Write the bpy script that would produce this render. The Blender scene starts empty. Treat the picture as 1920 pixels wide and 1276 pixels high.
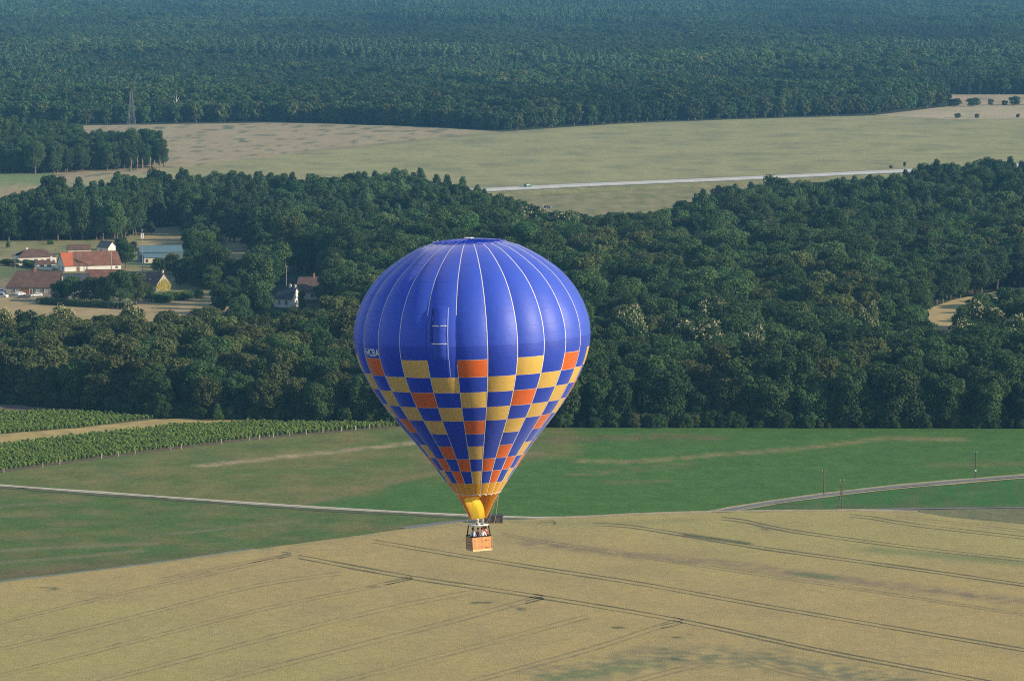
import bpy, bmesh, math, random
import numpy as np
from mathutils import Vector, Matrix, noise as mnoise
from mathutils.geometry import delaunay_2d_cdt

R = math.radians
S = bpy.context.scene
COL = S.collection
random.seed(7)
RNG = np.random.default_rng(11)

# ------------------------------------------------------------ camera, world, sun
F = 7500.0            # focal length in photo pixels (photo is 1920 wide)
CX, CY = 960.0, 638.0
H = 130.0             # camera height
PITCH = math.atan(778.0 / F)
cd = bpy.data.cameras.new('camera')
cam = bpy.data.objects.new('camera', cd)
COL.objects.link(cam)
cam.location = (0, 0, H)
cam.rotation_euler = (R(90) - PITCH, 0, 0)
cd.sensor_width = 36.0
cd.lens = 36.0 * F / 1920.0
cd.clip_start = 1.0
cd.clip_end = 40000.0
S.camera = cam

SUN_EL, SUN_AZ = 21.0, 72.0      # azimuth measured from behind the camera (-Y) towards +X
world = bpy.data.worlds.new('World')
S.world = world
world.use_nodes = True
wn = world.node_tree
bg = wn.nodes['Background']
sky = wn.nodes.new('ShaderNodeTexSky')
sky.sky_type = 'NISHITA'
sky.sun_disc = False
sky.sun_elevation = R(SUN_EL)
sx, sy = math.sin(R(SUN_AZ)), -math.cos(R(SUN_AZ))
sky.sun_rotation = math.atan2(sx, sy)
sky.air_density = 1.3
sky.dust_density = 0.6
sky.ozone_density = 1.5
wn.links.new(sky.outputs[0], bg.inputs[0])
bg.inputs[1].default_value = 0.115
sl = bpy.data.lights.new('sun', 'SUN')
sl.energy = 4.5
sl.angle = R(0.55)
sl.color = (1.0, 0.84, 0.62)
sun = bpy.data.objects.new('sun', sl)
COL.objects.link(sun)
sdir = Vector((sx * math.cos(R(SUN_EL)), sy * math.cos(R(SUN_EL)), math.sin(R(SUN_EL))))
sun.rotation_euler = sdir.to_track_quat('Z', 'Y').to_euler()
sun.location = (200, -100, 300)
S.view_settings.view_transform = 'Standard'
S.view_settings.look = 'None'
S.view_settings.exposure = 0.5
S.view_settings.gamma = 1.0
S.cycles.use_denoising = False
S.cycles.filter_width = 1.1
S.cycles.max_bounces = 8
S.cycles.transparent_max_bounces = 8
S.cycles.volume_bounces = 0

# ------------------------------------------------------------ projection helpers
FWD = Vector((0, math.cos(PITCH), -math.sin(PITCH)))
UP = Vector((0, math.sin(PITCH), math.cos(PITCH)))
def ray(x, y):
    return FWD + Vector((1, 0, 0)) * ((x - CX) / F) + UP * ((CY - y) / F)
def gp(x, y, z=0.0):
    """where the line of sight through a photo pixel meets the level z"""
    d = ray(x, y)
    t = (z - H) / d.z
    return Vector((d.x * t, d.y * t, z))
def gpn(x, y):
    x = np.asarray(x, float); y = np.asarray(y, float)
    v = (CY - y) / F
    dy = FWD.y + UP.y * v; dz = FWD.z + UP.z * v
    t = -H / dz
    return (x - CX) / F * t, dy * t
def to_px(X, Y, Z=0.0):
    X = np.asarray(X, float); Y = np.asarray(Y, float)
    dz = Z - H
    d = Y * FWD.y + dz * FWD.z
    return CX + F * X / d, CY - F * (Y * UP.y + dz * UP.z) / d, d / F   # last: metres per pixel
def at_depth(x, y, D):
    return Vector((0, 0, H)) + ray(x, y) * D
def scale_at(y):
    p = gp(CX, y)
    return float(to_px(0.0, p.y)[2])

# ------------------------------------------------------------ object helpers
def tag(o, label=None, cat=None, group=None, kind=None):
    if label: o['label'] = label
    if cat: o['category'] = cat
    if group: o['group'] = group
    if kind: o['kind'] = kind
    return o
def empty(name, loc=(0, 0, 0), rz=0.0, parent=None):
    o = bpy.data.objects.new(name, None)
    COL.objects.link(o)
    o.location = loc
    o.rotation_euler = (0, 0, rz)
    o.empty_display_size = 0.2
    if parent: o.parent = parent
    return o
def link(name, me, parent=None, mats=()):
    for m in mats:
        if m.name not in [k.name for k in me.materials if k]: me.materials.append(m)
    o = bpy.data.objects.new(name, me)
    COL.objects.link(o)
    if parent: o.parent = parent
    return o
def mesh_np(name, V, Fc, smooth=False, midx=None):
    me = bpy.data.meshes.new(name)
    V = np.asarray(V, np.float32); Fc = np.asarray(Fc, np.int32)
    k = Fc.shape[1]
    me.vertices.add(len(V)); me.vertices.foreach_set('co', V.ravel())
    me.loops.add(Fc.size); me.loops.foreach_set('vertex_index', Fc.ravel())
    me.polygons.add(len(Fc))
    me.polygons.foreach_set('loop_start', np.arange(0, Fc.size, k, dtype=np.int32))
    me.polygons.foreach_set('loop_total', np.full(len(Fc), k, np.int32))
    if midx is not None: me.polygons.foreach_set('material_index', np.asarray(midx, np.int32))
    if smooth: me.polygons.foreach_set('use_smooth', np.ones(len(Fc), bool))
    me.update(calc_edges=True); me.validate()
    return me
class MB:
    """collects simple shapes into one mesh"""
    def __init__(s): s.v = []; s.f = []; s.m = []
    def add(s, vs, fs, mi=0):
        b = len(s.v); s.v += [tuple(v) for v in vs]
        s.f += [tuple(b + i for i in f) for f in fs]; s.m += [mi] * len(fs); return s
    def box(s, c, d, M=None, mi=0, taper=1.0):
        hx, hy, hz = d[0] / 2, d[1] / 2, d[2] / 2
        vs = []
        for z, k in ((-hz, 1), (hz, taper)):
            for x, y in ((-hx, -hy), (hx, -hy), (hx, hy), (-hx, hy)):
                vs.append(Vector((x * k, y * k, z)))
        if M: vs = [M @ v for v in vs]
        vs = [v + Vector(c) for v in vs]
        return s.add(vs, [(0, 3, 2, 1), (4, 5, 6, 7), (0, 1, 5, 4), (1, 2, 6, 5), (2, 3, 7, 6), (3, 0, 4, 7)], mi)
    def tube(s, pts, r, n=8, mi=0, caps=True):
        pts = [Vector(p) for p in pts]
        rs = r if isinstance(r, (list, tuple)) else [r] * len(pts)
        rings = []
        for i, p in enumerate(pts):
            d = (pts[min(i + 1, len(pts) - 1)] - pts[max(i - 1, 0)]).normalized()
            a = d.cross(Vector((0, 0, 1)))
            if a.length < 1e-3: a = d.cross(Vector((1, 0, 0)))
            a.normalize(); b = d.cross(a)
            rings.append([p + (a * math.cos(2 * math.pi * k / n) + b * math.sin(2 * math.pi * k / n)) * rs[i] for k in range(n)])
        vs = [v for rg in rings for v in rg]; fs = []
        for i in range(len(pts) - 1):
            for k in range(n):
                k2 = (k + 1) % n
                fs.append((i * n + k, i * n + k2, (i + 1) * n + k2, (i + 1) * n + k))
        if caps:
            fs.append(tuple(range(n))[::-1]); fs.append(tuple((len(pts) - 1) * n + k for k in range(n)))
        return s.add(vs, fs, mi)
    def build(s, name, mats, parent=None, smooth=False, bevel=0):
        me = bpy.data.meshes.new(name)
        me.from_pydata(s.v, [], s.f)
        me.polygons.foreach_set('material_index', s.m)
        if smooth: me.polygons.foreach_set('use_smooth', [True] * len(s.f))
        me.update()
        o = link(name, me, parent, mats if isinstance(mats, (list, tuple)) else [mats])
        if bevel:
            b = o.modifiers.new('bevel', 'BEVEL'); b.width = bevel; b.segments = 2; b.limit_method = 'ANGLE'
        return o
def copy_tree(o, parent=None, loc=None, rz=None, scale=None):
    c = o.copy(); COL.objects.link(c)
    if parent is not None: c.parent = parent
    if loc is not None: c.location = loc
    if rz is not None: c.rotation_euler = (0, 0, rz)
    if scale is not None: c.scale = scale
    for ch in [k for k in KIDS.get(o.name, [])]:
        copy_tree(ch, c)
    return c
KIDS = {}
def kids_of(root):
    for ch in root.children_recursive:
        KIDS.setdefault(ch.parent.name, []).append(ch)

# ------------------------------------------------------------ materials
MATS = {}
def mat(name, col, rough=0.7, var=0.15, scale=3.0, bump=0.0, metallic=0.0, spec=0.3, trans=0.0, rnd=0.0,
        attr=None, fine=None, ramp=None, stretch=None):
    if name in MATS: return MATS[name]
    m = bpy.data.materials.new(name); m.use_nodes = True
    nt = m.node_tree; N = nt.nodes; L = nt.links
    b = N['Principled BSDF']; out = N['Material Output']
    b.inputs['Roughness'].default_value = rough
    b.inputs['Metallic'].default_value = metallic
    b.inputs['Specular IOR Level'].default_value = spec
    tc = N.new('ShaderNodeTexCoord')
    vec = tc.outputs['Object']
    if stretch:
        mp = N.new('ShaderNodeMapping'); mp.inputs['Scale'].default_value = stretch
        mp.inputs['Rotation'].default_value = (0, 0, 0)
        L.new(vec, mp.inputs[0]); vec = mp.outputs[0]
    if attr:
        a = N.new('ShaderNodeAttribute'); a.attribute_name = attr; colout = a.outputs['Color']
    else:
        rgb = N.new('ShaderNodeRGB'); rgb.outputs[0].default_value = (*col, 1); colout = rgb.outputs[0]
    def scaled(colout, fac_out, lo, hi):
        mr = N.new('ShaderNodeMapRange'); mr.inputs['From Min'].default_value = 0.25; mr.inputs['From Max'].default_value = 0.75
        mr.inputs['To Min'].default_value = lo; mr.inputs['To Max'].default_value = hi
        L.new(fac_out, mr.inputs['Value'])
        vm = N.new('ShaderNodeVectorMath'); vm.operation = 'SCALE'
        L.new(colout, vm.inputs[0]); L.new(mr.outputs[0], vm.inputs['Scale'])
        return vm.outputs[0]
    nz = None
    if var:
        nz = N.new('ShaderNodeTexNoise'); nz.inputs['Scale'].default_value = scale; nz.inputs['Detail'].default_value = 5
        nz.inputs['Roughness'].default_value = 0.65
        L.new(vec, nz.inputs['Vector'])
        colout = scaled(colout, nz.outputs['Fac'], 1 - var, 1 + var)
    if fine:
        for fs, fv in fine:
            n2 = N.new('ShaderNodeTexNoise'); n2.inputs['Scale'].default_value = fs; n2.inputs['Detail'].default_value = 3
            L.new(tc.outputs['Object'], n2.inputs['Vector'])
            colout = scaled(colout, n2.outputs['Fac'], 1 - fv, 1 + fv)
    if rnd:
        oi = N.new('ShaderNodeObjectInfo')
        vm = N.new('ShaderNodeHueSaturation')
        mr = N.new('ShaderNodeMapRange'); mr.inputs['To Min'].default_value = 1 - rnd; mr.inputs['To Max'].default_value = 1 + rnd
        L.new(oi.outputs['Random'], mr.inputs['Value']); L.new(mr.outputs[0], vm.inputs['Value'])
        m2 = N.new('ShaderNodeMath'); m2.operation = 'MULTIPLY'; m2.inputs[1].default_value = 37.31
        L.new(oi.outputs['Random'], m2.inputs[0])
        m3 = N.new('ShaderNodeMath'); m3.operation = 'FRACT'; L.new(m2.outputs[0], m3.inputs[0])
        mr2 = N.new('ShaderNodeMapRange'); mr2.inputs['To Min'].default_value = 0.5 - rnd * 0.07; mr2.inputs['To Max'].default_value = 0.5 + rnd * 0.05
        L.new(m3.outputs[0], mr2.inputs['Value']); L.new(mr2.outputs[0], vm.inputs['Hue'])
        L.new(colout, vm.inputs['Color']); colout = vm.outputs[0]
    if rnd:
        at_ = N.new('ShaderNodeAttribute'); at_.attribute_type = 'INSTANCER'; at_.attribute_name = 'tone'
        ad = N.new('ShaderNodeMath'); ad.operation = 'ADD'; ad.inputs[1].default_value = 1.0
        L.new(at_.outputs['Fac'], ad.inputs[0])
        vs_ = N.new('ShaderNodeVectorMath'); vs_.operation = 'SCALE'
        L.new(colout, vs_.inputs[0]); L.new(ad.outputs[0], vs_.inputs['Scale']); colout = vs_.outputs[0]
    L.new(colout, b.inputs['Base Color'])
    if bump:
        bp = N.new('ShaderNodeBump'); bp.inputs['Strength'].default_value = 1.0; bp.inputs['Distance'].default_value = bump
        n3 = N.new('ShaderNodeTexNoise'); n3.inputs['Scale'].default_value = (fine[0][0] if fine else scale * 3); n3.inputs['Detail'].default_value = 3
        L.new(tc.outputs['Object'], n3.inputs['Vector']); L.new(n3.outputs['Fac'], bp.inputs['Height'])
        L.new(bp.outputs[0], b.inputs['Normal'])
    if trans:
        t = N.new('ShaderNodeBsdfTranslucent'); L.new(colout, t.inputs['Color'])
        mx = N.new('ShaderNodeMixShader'); mx.inputs[0].default_value = trans
        L.new(b.outputs[0], mx.inputs[1]); L.new(t.outputs[0], mx.inputs[2]); L.new(mx.outputs[0], out.inputs['Surface'])
    MATS[name] = m
    return m

# ------------------------------------------------------------ ground sheets
def inside(poly, x, y):
    x = np.asarray(x, float); y = np.asarray(y, float)
    r = np.zeros(x.shape, bool); n = len(poly)
    for i in range(n):
        x1, y1 = poly[i]; x2, y2 = poly[(i + 1) % n]
        if y1 == y2: continue
        c = ((y1 > y) != (y2 > y)) & (x < (x2 - x1) * (y - y1) / (y2 - y1) + x1)
        r ^= c
    return r
def densify(poly, step):
    out = []
    for i in range(len(poly)):
        a = Vector(poly[i]); b = Vector(poly[(i + 1) % len(poly)])
        n = max(1, int((b - a).length / step))
        for k in range(n): out.append(tuple(a.lerp(b, k / n)))
    return out
def wob(x, y, sc, seed=0.0):
    return mnoise.noise(Vector((x / sc, y / sc, seed)))
EXT = 380.0
def widen(poly):
    """carry a field or wood on past the two sides of the view"""
    out = []; n = len(poly)
    for i in range(n):
        a = poly[i]; b = poly[(i + 1) % n]; out.append(a)
        for s_ in (-1, 1):
            e_ = (lambda p: p[0] <= -50) if s_ < 0 else (lambda p: p[0] >= 1985)
            if e_(a) and e_(b): out += [(a[0] + s_ * EXT, a[1]), (b[0] + s_ * EXT, b[1])]
    return out
def widen_line(line):
    out = list(line)
    for first in (True, False):
        a, b = (out[0], out[1]) if first else (out[-1], out[-2])
        if a[0] <= -50 or a[0] >= 1955:
            s_ = -1 if a[0] < 0 else 1; k = (a[1] - b[1]) / (a[0] - b[0]); q = (a[0] + s_ * EXT, a[1] + s_ * EXT * k)
            out = [q] + out if first else out + [q]
    return out
def sheet(name, poly, z, material, colfn=None, step=14.0, ystep=None, jitter=0.0, dens=40.0):
    """a field as one flat sheet; poly is given where its corners lie on the ground"""
    ystep = ystep or step * 0.5
    poly = widen(poly)
    b = densify(poly, dens)
    if jitter:
        b = [(x + wob(x, y, 30, 1.3) * jitter * 2, y + wob(x, y, 30, 5.1) * jitter) for x, y in b]
    xs = [p[0] for p in b]; ys = [p[1] for p in b]
    pts = list(b)
    if colfn:
        gx, gy = np.meshgrid(np.arange(min(xs) + 3, max(xs), step), np.arange(min(ys) + 2, max(ys), ystep))
        gx = gx.ravel(); gy = gy.ravel()
        k = inside(b, gx, gy)
        pts += list(zip(gx[k].tolist(), gy[k].tolist()))
    wx, wy = gpn([p[0] for p in pts], [p[1] for p in pts])
    co = [Vector((float(a), float(c))) for a, c in zip(wx, wy)]
    n = len(b)
    ed = [(i, (i + 1) % n) for i in range(n)]
    V, E, Fc, ov, oe, of = delaunay_2d_cdt(co, ed, [], 1, 1e-4)
    me = bpy.data.meshes.new(name)
    me.from_pydata([(v.x, v.y, z) for v in V], [], Fc)
    me.update()
    if me.polygons and me.polygons[0].normal.z < 0: me.flip_normals()
    if colfn:
        px, py, _ = to_px(np.array([v.x for v in V]), np.array([v.y for v in V]), 0.0)
        at = me.color_attributes.new('crop', 'FLOAT_COLOR', 'POINT')
        cols = np.ones((len(V), 4), np.float32)
        for i in range(len(V)): cols[i, :3] = colfn(px[i], py[i])
        at.data.foreach_set('color', cols.ravel())
    o = link(name, me, None, [material])
    return tag(o, kind='structure')
def mixc(a, b, t):
    t = min(1, max(0, t)); return tuple(p + (q - p) * t for p, q in zip(a, b))
def band(px, py, line, w, soft=1.0):
    """0..1 closeness to a polyline in ground drawing coordinates"""
    best = 1e9
    for (x1, y1), (x2, y2) in zip(line[:-1], line[1:]):
        dx, dy = x2 - x1, (y2 - y1)
        t = ((px - x1) * dx + (py - y1) * dy) / (dx * dx + dy * dy); t = min(1, max(0, t))
        d = math.hypot((px - x1 - t * dx) * 0.25, py - y1 - t * dy)
        best = min(best, d)
    return max(0.0, 1 - best / w)
def ribbon(name, line, width, z, material, wvar=0.0, kind='structure'):
    """strip of constant ground width along a line"""
    P = [gp(x, y) for x, y in widen_line(line)]
    Q = []
    for i in range(len(P) - 1):                     # smooth by Catmull-Rom
        p0 = P[max(i - 1, 0)]; p1 = P[i]; p2 = P[i + 1]; p3 = P[min(i + 2, len(P) - 1)]
        n = max(2, int((p2 - p1).length / 6))
        for k in range(n):
            t = k / n
            Q.append(0.5 * ((2 * p1) + (p2 - p0) * t + (2 * p0 - 5 * p1 + 4 * p2 - p3) * t * t + (3 * p1 - p0 - 3 * p2 + p3) * t ** 3))
    Q.append(P[-1])
    mb = MB(); vs = []
    for i, q in enumerate(Q):
        d = (Q[min(i + 1, len(Q) - 1)] - Q[max(i - 1, 0)]).normalized()
        nn = Vector((-d.y, d.x, 0))
        w = width * (1 + wvar * wob(q.x, q.y, 9, 2.2) + wvar * .6 * wob(q.x, q.y, 3, 7.2)) / 2
        vs += [(q.x + nn.x * w, q.y + nn.y * w, z), (q.x - nn.x * w, q.y - nn.y * w, z)]
    fs = [(2 * i, 2 * i + 1, 2 * i + 3, 2 * i + 2) for i in range(len(Q) - 1)]
    mb.add(vs, fs)
    return mb, Q

M_floor = mat('forest_floor', (0.022, 0.035, 0.016), 0.95, 0.4, 0.05)
me = bpy.data.meshes.new('ground')
me.from_pydata([(-3600, -500, 0), (3600, -500, 0), (3600, 9900, 0), (-3600, 9900, 0)], [], [(0, 1, 2, 3)])
tag(link('ground', me, None, [M_floor]), kind='structure')

crop = lambda nm, rough, var, sc, fine, bump=0.0: mat(nm, (1, 1, 1), rough, var, sc, bump, attr='crop', fine=fine, spec=0.1)
M_far = crop('far_field', 0.95, 0.14, 0.03, [(0.22, 0.16), (0.9, 0.25)])
M_green = crop('green_crop', 0.95, 0.20, 0.12, [(3.5, 0.34), (0.9, 0.20)], 0.10)
M_wheat = crop('ripe_wheat', 0.95, 0.07, 0.06, [(4.5, 0.34), (1.3, 0.16), (0.4, 0.06)], 0.12)
M_soil = crop('bare_soil', 0.95, 0.15, 0.2, [(1.2, 0.15)])

def far_col(x, y):
    green = (0.30, 0.285, 0.135); tan = (0.34, 0.285, 0.17); pink = (0.33, 0.265, 0.165)
    c = green
    n = wob(x * 0.35, y * 2.2, 30, 3) + 0.5 * wob(x * 0.5, y * 3.5, 14, 9)
    bl = 1.0 if (x < 1000 and y < 322 - (x - 300) * 0.115 and not (x > 300 and y > 318 - (x - 300) * .118)) else 0.0
    if bl:
        c = mixc(pink, tan, 0.5 + n)
        n3 = wob(x * 1.0, y * 7, 26, 13)
        c = mixc(c, (0.13, 0.15, 0.085), (n3 - 0.22) * 5)
    else:
        c = mixc(green, (0.215, 0.22, 0.115), 0.1 + n * .9 + 2.2 * max(0, wob(x * .25, y * 6, 20, 17) - .12))
    d = band(x, y, [(560, 285), (700, 272), (900, 252), (960, 247)], 4)
    c = mixc(c, (0.17, 0.15, 0.10), d * 0.6)
    return c
sheet('meadow', [(-60, 246), (150, 236), (330, 233), (500, 230), (640, 233), (830, 240), (940, 247), (1200, 230), (1480, 221), (1640, 217),
      (1990, 222), (1990, 300), (1700, 322), (1310, 346), (920, 366), (600, 420), (280, 420), (-60, 300)], 0.10, M_far, far_col, 10, 2.5, 1.0)
sheet('stubble_field', [(1640, 216.5), (1770, 201), (1800, 197), (1990, 198), (1990, 224), (1760, 224)], 0.2, M_far,
      lambda x, y: mixc((0.42, 0.34, 0.22), (0.33, 0.30, 0.17), 0.4 + wob(x, y * 4, 40)), 14, 3)
sheet('stubble_field', [(1766, 178), (1990, 178), (1990, 197), (1795, 197)], 0.2, M_far,
      lambda x, y: mixc((0.40, 0.30, 0.19), (0.25, 0.22, 0.13), 0.2 + wob(x, y * 4, 40)), 14, 3)
sheet('meadow', [(-60, 318), (110, 320), (80, 345), (40, 372), (-60, 372)], 0.2, M_far,
      lambda x, y: mixc((0.17, 0.22, 0.095), (0.33, 0.26, 0.15), (y - 343) / 10 + wob(x, y, 12)), 10, 3)
# bank below the motorway
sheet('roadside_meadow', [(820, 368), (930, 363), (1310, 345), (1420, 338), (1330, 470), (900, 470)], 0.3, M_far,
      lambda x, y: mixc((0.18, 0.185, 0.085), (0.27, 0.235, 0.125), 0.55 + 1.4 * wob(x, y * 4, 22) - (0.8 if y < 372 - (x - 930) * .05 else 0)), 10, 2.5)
# village ground
def vil(x, y):
    n = wob(x, y * 3, 30, 4)
    c = mixc((0.17, 0.19, 0.075), (0.28, 0.24, 0.12), 0.5 + n)
    if x > 265 and y < 462: c = mixc((0.36, 0.28, 0.14), c, 0.2 + n)
    if x > 400: c = mixc((0.36, 0.29, 0.15), c, 0.2)
    if x < 100 and 500 < y < 537: c = mixc((0.13, 0.16, 0.07), (0.26, .2, .12), (y - 519) / 12)
    if x < 150 and y >= 537: c = (0.20, 0.17, 0.13)
    return c
sheet('village_grass', [(-60, 452), (228, 450), (262, 430), (340, 425), (480, 448), (490, 500), (420, 545), (400, 566), (250, 574), (130, 566), (-60, 560)], 0.2, M_far, vil, 8, 4)
sheet('stubble_field', [(-60, 556), (60, 559), (130, 562), (200, 570), (255, 574), (262, 565), (330, 562), (392, 557), (452, 556), (470, 700), (-60, 700)], 0.26, M_soil,
      lambda x, y: mixc((0.40, 0.30, 0.155), (0.29, 0.24, 0.12), 0.35 + 0.8 * wob(x, y * 5, 40)), 12, 4, 1)
sheet('stubble_field', [(1728, 584), (1790, 562), (1990, 525), (1990, 552), (1800, 575), (1796, 700), (1750, 700)], 0.26, M_soil,
      lambda x, y: mixc((0.50, 0.39, 0.19), (0.36, 0.30, 0.15), 0.4 + 0.8 * wob(x, y * 3, 20)), 12, 4)

# left-hand fields in front of the near wood
def lf(x, y):
    n = wob(x * 0.3, y * 1.6, 26, 2) ; n2 = wob(x * 0.8, y * 4, 16, 8)
    c = mixc((0.105, 0.150, 0.040), (0.190, 0.170, 0.065), 0.40 + 1.0 * n + 0.5 * n2)
    t = band(x, y, [(380, 873), (520, 858), (640, 846), (790, 829)], 5.5)
    c = mixc(c, (0.36, 0.28, 0.17), t * (0.9 + n2))
    t = band(x, y, [(140, 908), (230, 896)], 4); c = mixc(c, (0.22, 0.18, 0.1), t * .6)
    # brighter young crop to the right of the slanting boundary
    e = (x - 560) * 0.20 + (y - 945) + 14 * n2 + 16 * wob(x * .5, y, 40, 3)
    g = (0.060, 0.145, 0.028)
    g = mixc(g, (0.085, 0.155, 0.04), .3 + .9 * n2 + .5 * wob(x * 1.3, y * 9, 16, 23))
    if x > 560:
        k = e / 14.0
        if x > 1000 and y < 870: k = max(k, (x - 1100) / 120 + n2 * 2)
        if x > 1000: k = max(k, (x - 1050) / 60)
        c = mixc(c, g, k)
    t = band(x, y, [(570, 944), (700, 912), (900, 868), (1000, 850)], 7); c = mixc(c, (0.20, 0.16, 0.075), t * 0.75)
    t = band(x, y, [(1020, 825), (1120, 822), (1250, 818), (1340, 822)], 9); c = mixc(c, (0.15, 0.125, 0.06), t * (0.7 + n2))
    t = band(x, y, [(1090, 865), (1200, 866), (1340, 853), (1480, 843), (1660, 822), (1800, 824)], 6); c = mixc(c, (0.22, 0.195, 0.085), t * (0.85 + n2))
    t = band(x, y, [(1080, 890), (1180, 880), (1290, 872)], 9); c = mixc(c, (0.15, 0.15, 0.06), t * (0.5 + n2))
    t = band(x, y, [(1140, 905), (1250, 902)], 5); c = mixc(c, (0.17, 0.15, 0.06), t * 0.6)
    t = band(x, y, [(1750, 872), (1920, 870)], 7); c = mixc(c, (0.16, 0.16, 0.06), t * 0.6)
    return c
sheet('grass_field', [(-60, 893), (0, 886), (250, 851), (480, 823), (740, 800), (1040, 802), (1990, 804), (1990, 885), (1920, 892), (1780, 903),
      (1640, 916), (1500, 933), (1420, 946), (1345, 959), (1250, 966), (1000, 970), (860, 965), (640, 954), (480, 944), (240, 927), (-60, 907)],
      0.10, M_green, lf, 9, 3)
def lf2(x, y):
    n = wob(x * 0.25, y * 1.5, 22, 12); n2 = wob(x * 0.6, y * 4, 18, 18)
    c = mixc((0.080, 0.140, 0.035), (0.155, 0.152, 0.055), 0.36 + 1.1 * n + 0.5 * n2)
    k = (y - (1062 - x * 0.085)) / 22 + 0.3 * n2
    c = mixc(c, (0.15, 0.115, 0.062), min(0.85, max(0, k)) if x < 800 else 0)
    for ln, w, s in (([(0, 1033), (160, 1024), (290, 1020)], 4, .7), ([(0, 1055), (140, 1045), (260, 1033)], 4, .7), ([(320, 1002), (480, 985), (560, 978)], 3, .6),
                     ([(0, 950), (120, 941)], 4, .5), ([(0, 968), (100, 966)], 4, .4)):
        c = mixc(c, (0.23, 0.18, 0.12), band(x, y, ln, w) * s)
    if y > 1085 - x * 0.125: c = mixc(c, (0.10, 0.13, .04), 0.5)
    return c
sheet('grass_field', [(-60, 909), (240, 930), (480, 947), (640, 957), (860, 968), (1010, 974), (880, 978), (760, 994), (560, 1021), (250, 1064), (0, 1094), (-60, 1102)],
      0.14, M_green, lf2, 9, 3)
sheet('grass_field', [(1352, 962), (1420, 950), (1500, 938), (1640, 921), (1780, 908), (1920, 896), (1990, 890), (1990, 952), (1600, 960)], 0.10, M_green,
      lambda x, y: mixc((0.045, 0.145, 0.03), (0.09, 0.13, 0.045), 0.3 + wob(x * 2, y * .6, 20) + (0.5 if y > 945 else 0)), 12, 4)
sheet('rough_grass', [(1550, 959), (1990, 952), (1990, 995), (1780, 974), (1700, 963)], 0.16, M_green,
      lambda x, y: mixc((0.15, 0.165, 0.075), (0.20, 0.175, 0.10), 0.4 + wob(x, y * 3, 20)), 12, 3)
# strips around the vineyard
sheet('ploughed_strip', [(-60, 745), (140, 767), (150, 772), (-60, 776)], 0.12, M_soil, lambda x, y: (0.19, 0.145, 0.115), 14, 4)
sheet('dry_grass', [(-60, 822), (0, 815), (150, 803), (290, 787), (370, 784), (465, 788), (460, 794), (330, 801), (200, 813), (0, 837), (-60, 845)], 0.2, M_soil,
      lambda x, y: mixc((0.44, 0.33, 0.14), (0.32, 0.26, 0.11), 0.4 + 1.2 * wob(x, y * 4, 22)), 8, 2.5, 1.0, 20)
sheet('vineyard_soil', [(-60, 893), (0, 886), (250, 852), (480, 824), (740, 801), (740, 795), (465, 791), (330, 799), (200, 812), (-60, 842)], 0.14, M_soil,
      lambda x, y: (0.14, 0.11, 0.08), 20, 5)
sheet('vineyard_soil', [(-60, 770), (150, 772), (290, 783), (300, 788), (-60, 822)], 0.14, M_soil, lambda x, y: (0.13, 0.13, 0.07), 20, 5)

# wheat
def wh(x, y):
    n = wob(x * 0.4, y * 1.5, 50, 21); n2 = wob(x * 0.7, y * 4, 20, 31); n3 = wob(x * .12, y * .5, 22, 41)
    base = (0.400, 0.308, 0.128); gr = (0.365, 0.312, 0.122)
    k = (x - 900) / 500 * (1.15 - (y - 970) / 110)
    c = mixc(base, gr, 0.15 + k + 0.35 * n3)
    c = mixc(c, (0.31, 0.245, 0.125), 0.15 + 0.5 * n + 0.3 * n2)
    t = band(x, y, [(1000, 1022), (1200, 1046), (1330, 1056), (1560, 1088), (1920, 1132)], 11); c = mixc(c, (0.235, 0.18, 0.115), t * (0.75 + n2))
    t = band(x, y, [(1290, 1006), (1330, 1012), (1400, 1022)], 4); c = mixc(c, (0.08, 0.10, 0.05), t * 1.4)
    t = band(x, y, [(1500, 1080), (1560, 1086)], 7); c = mixc(c, (0.12, 0.15, 0.07), t * .9)
    t = band(x, y, [(1000, 985), (1160, 984), (1300, 978)], 7); c = mixc(c, (0.22, 0.215, 0.10), t * .5)
    t = band(x, y, [(1640, 1034), (1800, 1048), (1940, 1062)], 9); c = mixc(c, (0.17, 0.21, 0.085), t * .8)
    # weedy bottom right
    t = band(x, y, [(1060, 1270), (1250, 1235), (1420, 1240), (1560, 1262), (1680, 1285)], 30); c = mixc(c, (0.20, 0.19, 0.105), t * (0.75 + 1.6 * n2))
    t = band(x, y, [(1050, 1275), (1140, 1262), (1200, 1250)], 14); c = mixc(c, (0.18, 0.20, 0.09), t * (.9 + n2))
    for sx_, sy_, w_ in ((645, 1096, 2.6), (620, 1091, 2), (698, 1104, 2.6), (975, 1145, 3), (960, 1140, 2), (890, 1133, 2), (910, 1133, 2.4), (1160, 1180, 3),
                         (1268, 1198, 2.6), (1300, 1194, 2), (90, 1107, 4), (1430, 995, 2.4), (820, 1122, 2), (135, 1252, 0), (1265, 1240, 3), (530, 1252, 3)):
        if w_ and abs(y - sy_) < 8 and abs(x - sx_) < 40:
            d = math.hypot((x - sx_) * 0.16, y - sy_); t = max(0, 1 - d / w_)
            c = mixc(c, (0.085, 0.10, 0.05), t * (1.0 + n2 * 3))
    edge = band(x, y, [(280, 1062), (560, 1024), (760, 997), (880, 982), (980, 980)], 5)
    c = mixc(c, (0.27, 0.25, 0.12), edge * (0.6 + n2))
    return c
sheet('wheat_field', [(-80, 1106), (0, 1095), (250, 1065), (560, 1022), (760, 995), (880, 979), (1010, 976), (1300, 964), (1600, 960), (1720, 963), (1780, 973),
      (1920, 986), (2000, 994), (2000, 1420), (-80, 1420)], 0.45, M_wheat, wh, 8, 2.6, 1.0)
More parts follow.
